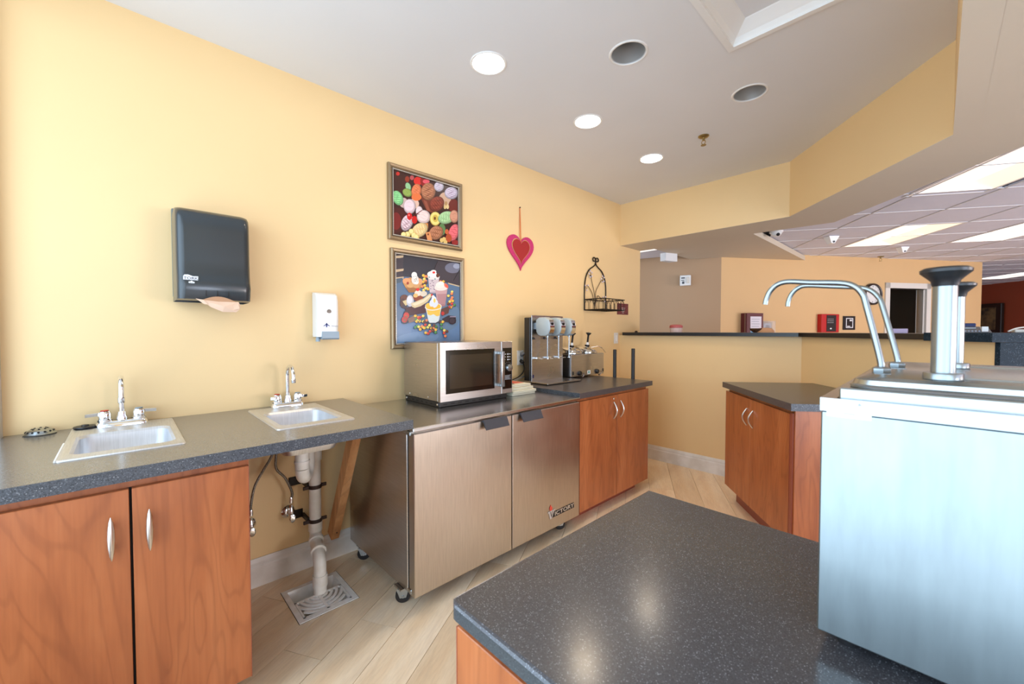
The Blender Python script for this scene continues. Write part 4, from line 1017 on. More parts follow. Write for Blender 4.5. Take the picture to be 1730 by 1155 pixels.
# ---- paper towel dispenser
t = Thing('paper_towel_dispenser', 'smoked black paper towel dispenser on the yellow wall', 'towel dispenser', (0, .28, 1.36))
TY0, TY1, TX = .155, .408, .205
t.part('back_plate', box(new(), .001, .022, TY0-.001, TY1+.001, 1.385, 1.764, .006, 2), GREYPL)
prof = [(1.367, .155), (1.372, .19), (1.395, .198), (1.405, .199), (1.425, .205), (1.45, .197), (1.48, .190), (1.53, .186), (1.66, .184), (1.70, .182), (1.722, .174), (1.738, .155), (1.750, .115), (1.760, .06), (1.764, .02)]
bm = new(); rings = []
for z, x in prof:
    rd = min(.028, x*.45); ring = [(.012, TY0, z), (.012, TY1, z)] + [(x-rd+rd*sin(a), TY1-rd+rd*cos(a), z) for a in [pi/2*i/5 for i in range(6)]] + [(x-rd+rd*cos(a), TY0+rd-rd*sin(a), z) for a in [pi/2*i/5 for i in range(6)]]
    if z > 1.72:
        k_ = (z-1.72)/.045; ring = [(p[0], (TY0+TY1)/2+(p[1]-(TY0+TY1)/2)*(1-.06*k_*k_), p[2]) for p in ring]
    rings.append(ring)
loft(bm, rings, cap0=False, cap1=True); t.part('cover', bm, SMOKE)
# lower chin: dark mouth with curved opening
bm = new()
box(bm, .02, .185, TY0+.006, TY1-.006, 1.383, 1.392)
t.part('mouth_plate', bm, SMOKE2, smooth=False)
for y in (.247, .285, .323): t.part('cover_seam', box(new(), .1975, .2005, y-.001, y+.001, 1.385, 1.418), SHAD, smooth=False)
bm = new()
N = 16; A = []; 
for i in range(N+1):
    y = .225+.125*i/N; h = .020*sin(pi*i/N); A.append((y, 1.3655+h))
yz_poly(bm, [(.225, 1.3635), *A, (.35, 1.3635)], .2005 if False else .1985, .002)
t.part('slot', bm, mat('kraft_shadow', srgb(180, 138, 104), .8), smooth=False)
bm = new()
pts = [(.200, .212, 1.372), (.203, .232, 1.366), (.205, .262, 1.340), (.207, .300, 1.322), (.207, .348, 1.322), (.205, .362, 1.336), (.202, .364, 1.352), (.200, .358, 1.366)]
V_ = [bm.verts.new(p) for p in pts]; c0 = bm.verts.new((.198, .285, 1.368)); c1 = bm.verts.new((.214, .305, 1.345))
for a, b in zip(V_, V_[1:]): bm.faces.new((a, b, c1))
bm.faces.new((V_[0], c1, c0)); bm.faces.new((V_[-1], c0, c1))
t.part('paper_towel', bm, PAPER, smooth=False)
bm = new(); V_ = [bm.verts.new(p) for p in [(.202, .211, 1.374), (.206, .238, 1.368), (.208, .252, 1.350), (.206, .238, 1.352)]]; bm.faces.new(V_); V_ = [bm.verts.new(p) for p in [(.209, .335, 1.330), (.209, .36, 1.338), (.207, .355, 1.360), (.208, .338, 1.352)]]; bm.faces.new(V_)
t.part('towel_fold', bm, PAPER, smooth=False)
lg = t.part('logo_plate', yz_poly(new(), [(.174, 1.447), (.221, 1.447), (.222, 1.463), (.205, 1.4625), (.190, 1.468), (.178, 1.467), (.174, 1.461)], .1985, .001), WTEXT, smooth=False, label='white TORK logo')
t.part('lettering', text_mesh('TORK', .0150, face_px(.2003, .198, 1.4535), .0003, squeeze=1.15), DTEXT, lg, smooth=False)
bm = new()
for cy, cz in ((.200, 1.440), (.194, 1.437), (.206, 1.437), (.197, 1.433), (.203, 1.433)): lathe(bm, [(.004, 0), (.004, .0008)], (.1995+.002, cy, cz), (1, 0, 0), 8)
box(bm, .2012, .2024, .194, .206, 1.425, 1.4285)
t.part('logo_mark', bm, WTEXT, lg, smooth=False)

# ---- soap dispenser
t = Thing('soap_dispenser', 'white wall-mounted soap dispenser with grey push bar', 'soap dispenser', (0, .767, 1.198))
SY0, SY1 = .713, .822
t.part('back_plate', box(new(), .001, .02, SY0+.004, SY1-.004, 1.215, 1.440, .004, 1), WPL)
bm = new(); rings = []
for z, x in ((1.212, .088), (1.30, .098), (1.40, .094), (1.428, .084), (1.440, .062), (1.443, .03)):
    rd = .02; rings.append([(.02, SY0, z), (.02, SY1, z)] + [(x-rd+rd*sin(a), SY1-rd+rd*cos(a), z) for a in [pi/2*i/4 for i in range(5)]] + [(x-rd+rd*cos(a), SY0+rd-rd*sin(a), z) for a in [pi/2*i/4 for i in range(5)]])
loft(bm, rings, cap0=True, cap1=True); t.part('cover', bm, WPL)
bm = new()
loft(bm, [[(x, y, z) for x, z in ((.05, 1.240), (.094, 1.240), (.098, 1.205), (.090, 1.198), (.06, 1.202))] for y in (SY0+.022, SY1-.002)], cap0=True, cap1=True); t.part('push_bar', bm, BPL, smooth=False, label='blue-grey push bar')
t.part('nozzle', lathe(new(), [(.011, 0), (.010, .018), (.007, .024)], (.06, SY0+.012, 1.188), seg=12), BPL)
t.part('view_window', lathe(new(), [(.0115, 0), (.0115, .002), (.001, .0025)], (.0945, .770, 1.343), (1, 0, 0), 20), mat('smoky_brown', srgb(110, 96, 84), .3), label='round brown sight window')
bm = new()
yz_poly(bm, [(.740, 1.268), (.757, 1.281), (.774, 1.268), (.770, 1.267), (.757, 1.275), (.744, 1.267)], .0955); yz_poly(bm, [(.754, 1.262), (.760, 1.262), (.760, 1.283), (.754, 1.283)], .0955)
t.part('emblem', bm, mat('navy_ink', srgb(60, 76, 140), .5), smooth=False)
t.part('lettering', text_mesh('MEDLINE', .0085, face_px(.0967, .797, 1.268), .0002), GTEXT, smooth=False)

# ================================================================== FRAMED PICTURES (flat prints behind built frames)
def homog(q):   # pixel quad (TL,TR,BR,BL) of the crop -> unit square
    import numpy as np
    A = []; bb = []
    for (x, y), (U_, V_) in zip(q, ((0, 0), (1, 0), (1, 1), (0, 1))):
        A.append([x, y, 1, 0, 0, 0, -U_*x, -U_*y]); bb.append(U_); A.append([0, 0, 0, x, y, 1, -V_*x, -V_*y]); bb.append(V_)
    h = np.linalg.solve(np.array(A, float), np.array(bb, float))
    def f(x, y):
        w = h[6]*x+h[7]*y+1; return ((h[0]*x+h[1]*y+h[2])/w, (h[3]*x+h[4]*y+h[5])/w)
    return f
class Print:
    def __init__(s, y0, y1, z0, z1, x, quad):
        s.b = (y0, y1, z0, z1); s.x = x; s.v = []; s.f = []; s.c = []; s.n = 0; s.H = homog(quad); s.step = .00003
    def P(s, p):
        u_, v_ = s.H(*p); u_ = min(1, max(0, u_)); v_ = min(1, max(0, v_))
        y0, y1, z0, z1 = s.b; return (s.x+s.n*s.step, y0+u_*(y1-y0), z1-v_*(z1-z0))
    def poly(s, pts, col):
        s.n += 1; i0 = len(s.v); s.v += [s.P(p) for p in pts]; s.f.append(list(range(i0, i0+len(pts)))); s.c.append(srgb(*col))
    def ell(s, cx, cy, rx, ry, col, rot=0, n=22, wob=0):
        pts = []
        for i in range(n):
            a = 2*pi*i/n; w = 1+wob*sin(5*a+cx); x, y = rx*w*cos(a), ry*w*sin(a); pts.append((cx+x*cos(rot)-y*sin(rot), cy+x*sin(rot)+y*cos(rot)))
        s.poly(pts, col)
    def ridges(s, cx, cy, rx, ry, col, k=6, rot=0, amp=.08, th=.035):
        for j in range(k):
            t_ = -0.8+1.6*(j+.5)/k; hw = rx*math.sqrt(max(0, 1-t_*t_))*.92; yy = t_*ry; top_, bot = [], []
            for i in range(9):
                x = -hw+2*hw*i/8; y = yy+amp*ry*sin(i*1.3+j*1.7+cx); w = th*ry*(1-abs(i-4)/5)
                for L2_, dy in ((top_, -w), (bot, w)): L2_.append((cx+x*cos(rot)-(y+dy)*sin(rot), cy+x*sin(rot)+(y+dy)*cos(rot)))
            s.poly(top_+bot[::-1], col)
    def scoop(s, cx, cy, rx, ry, c, d, k=6, rot=0):
        s.ell(cx, cy, rx, ry, tuple(int(v*.62) for v in c), rot); s.ell(cx-rx*.04, cy-ry*.05, rx*.94, ry*.93, tuple(int(v*.85) for v in c), rot); s.ell(cx-rx*.10, cy-ry*.12, rx*.78, ry*.76, c, rot)
        s.ridges(cx, cy, rx, ry, d, k, rot)
    def mesh(s, name):
        me = bpy.data.meshes.new(name); me.from_pydata(s.v, [], s.f)
        ca_ = me.color_attributes.new('Col', 'FLOAT_COLOR', 'CORNER'); i = 0
        for p, c in zip(me.polygons, s.c):
            for li in p.loop_indices: ca_.data[li].color = c
        return me
def frame(name, label, y0, y1, z0, z1, pr, w=.030):
    t = Thing(name, label, 'picture', (.001, (y0+y1)/2, z0), group='framed dessert photographs')
    for nm, q0, q1, hx, m in (('frame', 0, w*.72, .024, FRAMEM), ('inner_frame', w*.70, w*1.0, .016, FRAMED)):
        bm = new()
        def L(i, x): return [(x, y0+i, z0+i), (x, y1-i, z0+i), (x, y1-i, z1-i), (x, y0+i, z1-i)]
        loft(bm, [L(q0, .001), L(q0, hx*.7), L(q0+(q1-q0)*.3, hx), L(q0+(q1-q0)*.7, hx*.92), L(q1, hx*.6), L(q1, .002)])
        t.part(nm, bm, m, smooth=False)
    bm = new(); i = w*.88; sp = .0085     # beading strip
    def bead(y, z): bmesh.ops.create_icosphere(bm, subdivisions=0, radius=.0030, matrix=Matrix.Translation((.0165, y, z))) if False else box(bm, .012, .0175, y-.0026, y+.0026, z-.0026, z+.0026)
    ny = int((y1-y0-2*i)/sp); nz = int((z1-z0-2*i)/sp)
    for k in range(ny+1):
        y = y0+i+(y1-y0-2*i)*k/ny; bead(y, z0+i); bead(y, z1-i)
    for k in range(1, nz):
        z = z0+i+(z1-z0-2*i)*k/nz; bead(y0+i, z); bead(y1-i, z)
    b = t.part('beading', bm, FRAMEB, smooth=False); b['kind'] = 'stuff'
    t.part('backing', box(new(), .002, .0055, y0+w*.9, y1-w*.9, z0+w*.9, z1-w*.9), SHAD, smooth=False)
    t.part('picture_print', pr.mesh('picture_print'), PRINT, smooth=False)
    return t
w = .034
pr = Print(1.145+w, 1.685-w, 1.788+w, 2.240-w, .0060, [(165, 165), (912, 385), (912, 1055), (165, 938)])
BG = [(150, 150), (930, 380), (930, 1070), (150, 950)]
pr.poly(BG, (62, 34, 30))
pr.ell(240, 300, 90, 130, (70, 38, 30)); pr.ell(225, 215, 22, 22, (200, 50, 40)); pr.ell(335, 280, 26, 36, (150, 56, 36)); pr.ell(390, 262, 24, 28, (190, 84, 84))
pr.poly([(120, 600), (330, 640), (330, 860), (160, 940)], (78, 34, 32)); pr.ell(200, 780, 60, 105, (120, 40, 38))
pr.poly([(480, 480), (640, 500), (640, 680), (560, 650)], (120, 58, 42)); pr.poly([(520, 520), (560, 540), (600, 660), (560, 640)], (150, 80, 60))
pr.ell(460, 300, 50, 50, (222, 48, 40)); pr.ell(520, 300, 34, 60, (150, 36, 32)); pr.ell(555, 305, 40, 25, (228, 90, 100))
pr.ell(290, 560, 50, 60, (204, 176, 166)); pr.ell(410, 570, 60, 60, (226, 190, 170)); pr.ell(770, 510, 70, 80, (206, 168, 140)); pr.ell(870, 590, 60, 80, (112, 42, 34))
pr.scoop(345, 370, 32, 52, (160, 206, 150), (90, 150, 96), 5, -.3); pr.scoop(335, 440, 60, 48, (150, 172, 84), (112, 132, 60), 4, .5)
pr.scoop(440, 420, 58, 88, (232, 132, 86), (196, 92, 56), 7, .2); pr.ell(440, 490, 58, 45, (228, 118, 66))
pr.scoop(220, 505, 62, 92, (150, 220, 150), (84, 150, 92), 7, -.4)
pr.scoop(578, 425, 84, 104, (192, 128, 92), (120, 66, 44), 9, .1)
pr.scoop(700, 365, 56, 60, (214, 204, 216), (120, 84, 112), 6); pr.scoop(842, 440, 78, 72, (212, 200, 216), (120, 70, 100), 7)
pr.scoop(675, 570, 78, 96, (150, 70, 52), (90, 34, 26), 8, .6); pr.ell(768, 605, 15, 24, (222, 190, 130)); pr.ell(798, 600, 16, 28, (226, 196, 140)); pr.ell(780, 560, 14, 24, (180, 140, 90))
pr.scoop(358, 605, 72, 90, (236, 210, 214), (214, 186, 192), 3); pr.scoop(470, 660, 42, 62, (238, 214, 214), (214, 190, 190), 3); pr.scoop(520, 725, 80, 82, (238, 212, 206), (216, 184, 182), 4, .3)
pr.ell(655, 745, 64, 84, (176, 148, 70)); pr.ell(655, 742, 58, 76, (236, 214, 126)); pr.ell(655, 740, 32, 44, (206, 176, 80)); pr.ell(650, 740, 12, 20, (110, 66, 30))
pr.scoop(782, 730, 72, 100, (176, 214, 158), (120, 164, 112), 7, 1.2); pr.scoop(872, 715, 52, 76, (210, 150, 122), (180, 116, 92), 2)
pr.scoop(325, 800, 66, 104, (222, 200, 206), (120, 50, 64), 7, .4)
pr.ell(355, 722, 30, 44, (206, 32, 32)); pr.ell(412, 762, 32, 46, (196, 34, 30)); pr.ell(348, 708, 9, 12, (244, 130, 120)); pr.poly([(418, 700), (500, 644), (504, 650), (424, 708)], (96, 28, 34)); pr.poly([(428, 690), (470, 690), (470, 696), (428, 698)], (96, 28, 34))
pr.poly([(520, 800), (570, 800), (570, 860), (540, 860)], (216, 140, 76)); pr.scoop(472, 885, 76, 106, (236, 206, 150), (206, 160, 100), 7, .9)
pr.ell(730, 870, 40, 70, (92, 128, 78)); pr.scoop(662, 912, 76, 92, (186, 126, 94), (126, 74, 50), 10, .8)
pr.poly([(540, 910), (590, 900), (618, 1005), (560, 1000)], (212, 140, 90)); pr.ell(570, 932, 10, 12, (120, 60, 36))
pr.scoop(865, 905, 58, 106, (226, 110, 116), (190, 74, 86), 5, .3)
pr.ell(806, 970, 36, 50, (170, 76, 44)); pr.ell(785, 895, 22, 30, (196, 96, 60)); pr.ell(880, 1020, 40, 30, (140, 40, 40))
for cx, cy in ((330, 938), (375, 905), (405, 950), (285, 945), (430, 970)): pr.ell(cx, cy, 34, 36, (206, 178, 104)); pr.ell(cx-4, cy-6, 26, 26, (238, 218, 150))
for cx, cy in ((725, 998), (752, 985), (768, 1020)): pr.ell(cx, cy, 22, 26, (214, 182, 112))
frame('framed_picture', 'upper framed photo of many coloured ice cream scoops', 1.145, 1.685, 1.788, 2.240, pr, w)

pr = Print(1.158+w, 1.701-w, 1.134+w, 1.740-w, .0060, [(112, 100), (770, 196), (768, 1100), (108, 1042)])
BG = [(90, 90), (790, 190), (790, 1120), (90, 1060)]
pr.poly(BG, (84, 112, 142)); pr.poly([(90, 800), (790, 860), (790, 1120), (90, 1060)], (96, 128, 166)); pr.ell(320, 1010, 220, 70, (110, 142, 178)); pr.ell(620, 800, 160, 160, (98, 126, 152))
pr.poly([(90, 90), (790, 190), (790, 460), (640, 420), (480, 370), (200, 340), (90, 370)], (66, 60, 66)); pr.poly([(190, 110), (530, 170), (440, 380), (180, 330)], (54, 54, 62)); pr.ell(700, 250, 90, 60, (110, 112, 130)); pr.ell(740, 230, 40, 30, (150, 156, 176))
pr.poly([(530, 175), (536, 176), (450, 380), (444, 380)], (30, 30, 34)); pr.poly([(790, 270), (700, 390), (704, 398), (792, 286)], (34, 32, 34))
for y in (120, 262, 346): pr.poly([(112, y), (190, y-8), (186, y+16), (150, y+22), (112, y+24 if y < 200 else y+30)], (196, 172, 140))
pr.poly([(640, 415), (770, 455), (770, 468), (650, 432)], (190, 172, 140)); pr.poly([(112, 360), (180, 350), (160, 400), (112, 410)], (80, 96, 110))
rnd = random.Random(3)
CC = [(200, 60, 50), (232, 180, 60), (60, 130, 70), (232, 130, 80), (100, 60, 40), (230, 206, 100)]
def candies(lst):
    for cx, cy in lst:
        pr.ell(cx+2, cy+8, 16, 13, (46, 56, 70)); c = rnd.choice(CC); pr.ell(cx, cy, 15, 15, c, n=12); pr.ell(cx-4, cy-5, 5, 4, tuple(min(255, v+50) for v in c), n=8)
candies([(370+rnd.random()*60, 330+i*20) for i in range(9)]+[(380, 400), (396, 440), (405, 470), (430, 480), (436, 350), (410, 340)])
candies([(640+rnd.random()*60, 520+i*22) for i in range(9)]+[(710, 672), (652, 690), (680, 655), (690, 625), (560, 402), (590, 402)])
pr.ell(190, 570, 40, 40, (104, 62, 48)); pr.ell(175, 620, 28, 50, (80, 50, 42)); pr.ell(190, 660, 26, 20, (60, 50, 60))
# waffle bowl sundae
pr.poly([(176, 400), (240, 350), (330, 350), (372, 400), (350, 470), (320, 500), (235, 500), (205, 460)], (196, 140, 82)); pr.poly([(205, 455), (345, 465), (318, 512), (235, 510)], (158, 104, 56))
pr.ell(215, 385, 40, 30, (226, 156, 104)); pr.ell(340, 395, 32, 34, (220, 160, 110)); pr.ell(250, 430, 34, 30, (214, 166, 108)); pr.ell(310, 440, 30, 26, (208, 158, 104)); pr.ell(225, 410, 12, 16, (160, 60, 40))
pr.ell(298, 375, 36, 50, (222, 216, 208)); pr.ell(290, 325, 28, 34, (232, 228, 222)); pr.ell(312, 400, 22, 26, (236, 232, 224)); [pr.ell(280+rnd.random()*50, 320+rnd.random()*80, 4, 4, (90, 70, 60), n=6) for _ in range(10)]
# milkshake cups
pr.poly([(428, 350), (548, 350), (520, 520), (445, 520)], (206, 190, 194)); pr.ell(488, 520, 36, 10, (176, 160, 168)); [pr.ell(450+rnd.random()*70, 370+rnd.random()*120, 6, 5, (120, 100, 120), n=6) for _ in range(12)]
pr.ell(486, 350, 64, 30, (226, 220, 216)); pr.ell(470, 318, 50, 34, (238, 234, 228)); pr.ell(485, 292, 30, 20, (236, 232, 226)); pr.ell(488, 300, 15, 12, (220, 50, 44)); pr.ell(530, 334, 18, 22, (96, 52, 36)); pr.ell(440, 350, 8, 6, (60, 130, 120)); pr.ell(500, 372, 8, 6, (60, 130, 120))
pr.poly([(498, 470), (634, 470), (606, 670), (528, 660)], (196, 158, 158)); pr.poly([(520, 540), (622, 540), (606, 670), (532, 662)], (176, 130, 132)); pr.ell(570, 668, 40, 14, (160, 116, 120))
pr.ell(566, 468, 74, 36, (226, 218, 210)); pr.ell(555, 440, 48, 36, (234, 228, 218)); pr.ell(560, 420, 30, 20, (238, 232, 226)); pr.ell(612, 446, 14, 26, (232, 110, 84), -.4); pr.ell(628, 456, 12, 24, (224, 90, 70), -.3)
# banana split boat
pr.poly([(190, 672), (400, 640), (390, 740), (230, 760)], (66, 34, 40)); pr.ell(350, 700, 110, 40, (70, 34, 40)); pr.poly([(170, 600), (260, 570), (280, 600), (200, 650)], (212, 190, 140))
pr.ell(245, 600, 36, 62, (196, 196, 204)); pr.ell(240, 590, 26, 40, (222, 222, 228)); pr.ell(325, 565, 50, 45, (140, 64, 36)); pr.ell(325, 520, 36, 32, (226, 216, 200)); pr.ell(380, 530, 36, 30, (216, 204, 184)); pr.ell(300, 545, 24, 22, (230, 180, 110)); pr.ell(322, 482, 17, 17, (218, 44, 40))
pr.poly([(254, 626), (300, 610), (380, 580), (440, 530), (462, 536), (458, 570), (420, 620), (350, 664), (290, 680), (262, 664)], (212, 192, 150)); pr.poly([(264, 634), (380, 594), (444, 544), (452, 560), (380, 620), (290, 656)], (232, 216, 182))
pr.ell(466, 548, 10, 16, (200, 44, 40)); pr.ell(210, 740, 30, 40, (60, 34, 36))
# yellow parfait cup
pr.ell(480, 845, 90, 24, (50, 62, 78)); pr.poly([(394, 650), (566, 690), (536, 840), (500, 858), (440, 852), (425, 830)], (206, 214, 218)); pr.poly([(408, 690), (556, 710), (546, 780), (500, 790), (420, 760)], (236, 190, 76)); pr.poly([(425, 780), (480, 760), (535, 800), (525, 846), (440, 848)], (214, 222, 220))
pr.ell(480, 678, 88, 42, (228, 226, 218)); pr.ell(480, 676, 78, 34, (240, 184, 60)); pr.ell(430, 660, 30, 26, (244, 190, 66)); pr.ell(530, 680, 28, 22, (244, 182, 54)); pr.ell(484, 640, 46, 50, (216, 222, 230)); pr.ell(486, 600, 28, 36, (226, 230, 236)); pr.ell(478, 570, 14, 20, (232, 234, 238)); pr.ell(492, 610, 12, 24, (240, 200, 90)); pr.ell(460, 690, 24, 16, (246, 176, 48))
# chocolate and strawberries
for cx, cy, c in ((205, 755, (196, 54, 44)), (188, 795, (176, 44, 38))): pr.ell(cx+4, cy+20, 34, 30, (40, 46, 58)); pr.ell(cx, cy, 29, 34, c); pr.ell(cx+3, cy+8, 8, 8, (90, 120, 60))
pr.poly([(220, 790), (290, 750), (330, 770), (310, 820), (230, 836)], (128, 100, 88)); pr.poly([(560, 710), (640, 680), (650, 710), (640, 760), (570, 790)], (92, 60, 50)); pr.ell(578, 758, 18, 20, (190, 50, 44))
pr.poly([(570, 820), (640, 785), (720, 800), (720, 880), (600, 856)], (50, 42, 50)); pr.ell(682, 850, 42, 42, (36, 32, 40)); pr.ell(682, 848, 30, 30, (56, 50, 58)); pr.poly([(660, 796), (722, 800), (720, 812), (650, 806)], (150, 140, 160))
candies([(290+rnd.random()*120, 765+rnd.random()*70) for i in range(16)]+[(290+i*16+rnd.random()*8, 870+rnd.random()*50) for i in range(14)]+[(395, 958), (420, 968), (440, 946), (470, 942), (500, 934), (498, 964), (555, 858), (575, 852), (560, 880), (560, 924), (590, 950), (588, 978), (618, 962), (500, 896), (482, 884), (380, 905), (600, 1015)])
frame('framed_picture', 'lower framed photo of sundaes and milkshakes, partly behind the microwave', 1.158, 1.701, 1.134, 1.740, pr, w)

# ================================================================== BAR TOPS AND FRONT DESK
o1 = -.05
b1 = (PWc[0]-.012, YW+o1)
e2 = (b1[0]+D2[0]*1.355, b1[1]+D2[1]*1.355)
J = (1.80, 4.15)
t = single('bar_counter', prism(new(), [(.062, YW-.05), b1, J, (.062, 4.16)], 1.1995, 1.2290), BARB, 'black bar top along the far yellow half wall', 'bar top', (.8, 3.9, 1.1995), smooth=False)
t = single('bar_counter', prism(new(), [(b1[0]+.002, b1[1]), e2, (e2[0]+N2[0]*.46, e2[1]+N2[1]*.46), (J[0]+.002, J[1])], 1.1995, 1.2290), BARB, 'black bar top running from the half wall corner to the front desk', 'bar top', (2.1, 3.2, 1.1995), smooth=False)
sd = (e[0]-D2[0]*.03, e[1]-D2[1]*.03)
W2 = (.74, .672)
t = Thing('front_desk', 'blue-black granite front desk end at the right edge behind the dispenser', 'desk', (sd[0]+.4, sd[1]+.3, 0))
A = (2.450, 2.602); B = (A[0]+W2[0]*1.9, A[1]+W2[1]*1.9); nn = (W2[1], -W2[0])
t.part('side_panel', prism(new(), [A, B, (B[0]-nn[0]*.02, B[1]-nn[1]*.02), (A[0]-nn[0]*.02, A[1]-nn[1]*.02)], 0, 1.195), GRANITE, smooth=False)
a2 = (A[0]-W2[0]*.035+nn[0]*.02-.012, A[1]-W2[1]*.035+nn[1]*.02); b2 = (B[0]+nn[0]*.02, B[1]+nn[1]*.02)
t.part('desk_top', prism(new(), [a2, b2, (b2[0]-nn[0]*.45, b2[1]-nn[1]*.45), (a2[0]-nn[0]*.3, a2[1]-nn[1]*.3)], 1.196, 1.2345), GRANITE, smooth=False)

# ================================================================== ISLAND
IZ = .800
t = Thing('island_counter', 'black speckled island countertop in the foreground', 'countertop', (2.5, .71, IZ-.026))
pts = []
ix0, ix1, iy0, iy1 = 1.7245, 3.9, .3785, 1.0505
ol = [(ix1, iy0), (ix1, iy1), (ix0, iy1)]+[(ix0+.022-.022*cos(a), iy0+.022-.022*sin(a)) for a in [pi/2*i/6 for i in range(7)]]
def inset(P, d):
    x0_, x1_, y0_, y1_ = ix0+d, ix1-d, iy0+d, iy1-d
    return [(min(max(x, x0_), x1_), min(max(y, y0_), y1_)) for x, y in P] if d else P
bm = loft(new(), [[(x, y, z) for x, y in P] for P, z in ((inset(ol, .002), IZ-.028), (ol, IZ-.026), (ol, IZ-.006))], cap0=True)
t.part('edge_band', bm, LAMI2, smooth=False)
bm = loft(new(), [[(x, y, z) for x, y in P] for P, z in ((ol, IZ-.006), (inset(ol, .002), IZ-.0015), (inset(ol, .006), IZ))], cap1=True)
t.part('worktop', bm, LAMI, smooth=False)
t = Thing('island_cabinet', 'cherry wood island cabinet under the black countertop', 'cabinet', (2.5, .71, 0))
t.part('body', box(new(), 1.745, 3.86, .415, 1.03, .09, .7715), CHERRY, smooth=False)
t.part('toe_kick', box(new(), 1.79, 3.8, .46, .99, 0, .09), CHERRYD, smooth=False)
for k in range(4):
    a = 1.727+k*.53
    d = t.part('door', box(new(), a, a+.525, .394, .4125, .10, .735 if False else .748, .0015, 1), CHERRY, smooth=False)
    t.part('edge_band', box(new(), a-.0006, a+.0012, .3935, .413, .10, .748), CHERRYD, d, smooth=False)
    bm = new(); n = 12; hx = a+(.48 if k % 2 == 0 else .045)
    tube(bm, [(hx, .394-.026*sin(pi*i/n), .58+.12*i/n) for i in range(n+1)], .0042, 8); t.part('handle', bm, NICKEL, d)
t.part('front_rail', box(new(), 1.745, 3.86, .405, .415, .75, .7715), CHERRY, smooth=False)

# ================================================================== FOREGROUND TOPPING DISPENSER
t = Thing('pump_dispenser', 'large stainless two-pump syrup dispenser on the island countertop', 'dispenser', (2.40, 1.0, IZ))
X0, X1, Y0, Y1, Z0, Z1 = 2.1635, 2.62, .699, 1.16, .822, 1.150
t.part('housing', box(new(), X0, X1, Y0, Y1, Z0, Z1-.018, .002, 1), BOXM, smooth=False)
bm = slab(new(), X0-.001, X1+.001, Y0-.001, Y1+.001, Z1-.018, Z1, rects=[(X0+.016, X1-.016, Y0+.008, Y1-.016)])
t.part('top_flange', bm, PUMPM, smooth=False)
for x in (X0+.03, X1-.03):
    for y in (Y0+.04, Y1-.04): t.part('foot', lathe(new(), [(.016, Z0-IZ), (.014, 0)], (x, y, IZ), seg=16), RUBBER)
t.part('insert_pan', box(new(), X0+.018, X1-.02, Y0+.010, Y1-.018, Z1-.03, Z1+.0145, .002, 1), WPL if False else PUMPM, smooth=False)
def RR(a, b, c, d, r_, z): return [(x, y, z) for x, y in loop_rr(a, b, c, d, r_, 8)]
lx0, lx1, ly0, ly1 = 2.190, 2.60, .712, 1.145
bm = loft(new(), [RR(lx0, lx1, ly0, ly1, .03, Z1+.015), RR(lx0-.001, lx1+.001, ly0-.001, ly1+.001, .031, Z1+.018), RR(lx0+.002, lx1-.002, ly0+.002, ly1-.002, .03, Z1+.020),
                  RR(lx0+.004, lx1-.004, ly0+.003, ly1-.004, .03, Z1+.026), RR(lx0+.012, lx1-.012, ly0+.008, ly1-.012, .028, Z1+.030)], cap0=True, cap1=True)
lid = t.part('lid', bm, PUMPM)
ZL = Z1+.030
bm = tube(new(), [(x, y, ZL) for x, y in loop_rr(lx0+.09, lx1-.06, ly0+.06, ly1-.1, .02, 4)], .0022, 6, closed=True)
t.part('lid_ridge', bm, PUMPM, lid)
def pump(cx, cy, tx, ty, dz, scl=1.0, path=None):
    pb = t.part('pump_body', lathe(new(), [(.0175, 0), (.0185, .001), (.0185, .0075), (.0175, .009), (.012, .0095)], (cx, cy, ZL), seg=32), PUMPC)
    t.part('cylinder', lathe(new(), [(.0114, .008), (.0114, .122)], (cx, cy, ZL), seg=32), PUMPC, pb)
    t.part('plunger_knob', lathe(new(), [(.0116, 0), (.0125, .002), (.0135, .007), (.019, .013), (.0235, .0175), (.0238, .021), (.020, .0235), (.001, .025)], (cx, cy, ZL+.118), seg=36), BLKP, pb, label='black flared plunger knob')
    nt_ = t.part('tube_nut', lathe(new(), [(.0105, 0), (.0112, .001), (.0112, .0065), (.0095, .0085), (.0055, .0095)], (tx, ty, ZL), seg=6), PUMPC)
    t.part('discharge_tube', tube(new(), smooth_path(path, 6), .0043, 16), PUMPC, nt_)
pump(2.279, .751, 2.217, .808, 0, path=[(2.216, .808, ZL+.004), (2.2155, .808, ZL+.02), (2.199, .808, 1.278), (2.194, .808, 1.297), (2.184, .808, 1.310), (2.168, .808, 1.3165), (2.13, .808, 1.3205), (2.099, .808, 1.3245), (2.083, .808, 1.321), (2.0725, .808, 1.311), (2.067, .808, 1.298), (2.065, .808, 1.288)])
pump(2.2925, 1.00, 2.226, .955, 0, path=[(2.226, .955, ZL+.004), (2.2255, .956, ZL+.02), (2.205, .970, 1.285), (2.199, .974, 1.302), (2.188, .977, 1.315), (2.172, .979, 1.3215), (2.13, .979, 1.327), (2.092, .979, 1.3315), (2.077, .979, 1.327), (2.067, .979, 1.316), (2.062, .979, 1.302), (2.061, .979, 1.292)])
st = t.part('warning_sticker', box(new(), 2.170, 2.2165, Y0-.0007, Y0-.0001, 1.1255, 1.1385), WPL, smooth=False, label='small white sticker with grey print')
bm = new()
for k, (a, b) in enumerate(((2.177, 2.211), (2.188, 2.200))): box(bm, a, b, Y0-.0009, Y0-.0006, 1.1345-k*.004, 1.1355-k*.004)
t.part('print_lines', bm, GTEXT, st, smooth=False)
t.part('emblem', lathe(new(), [(.0025, 0), (.0025, .0003)], (2.2045, Y0-.001, 1.1445), (0, -1, 0), 3), GTEXT, smooth=False)

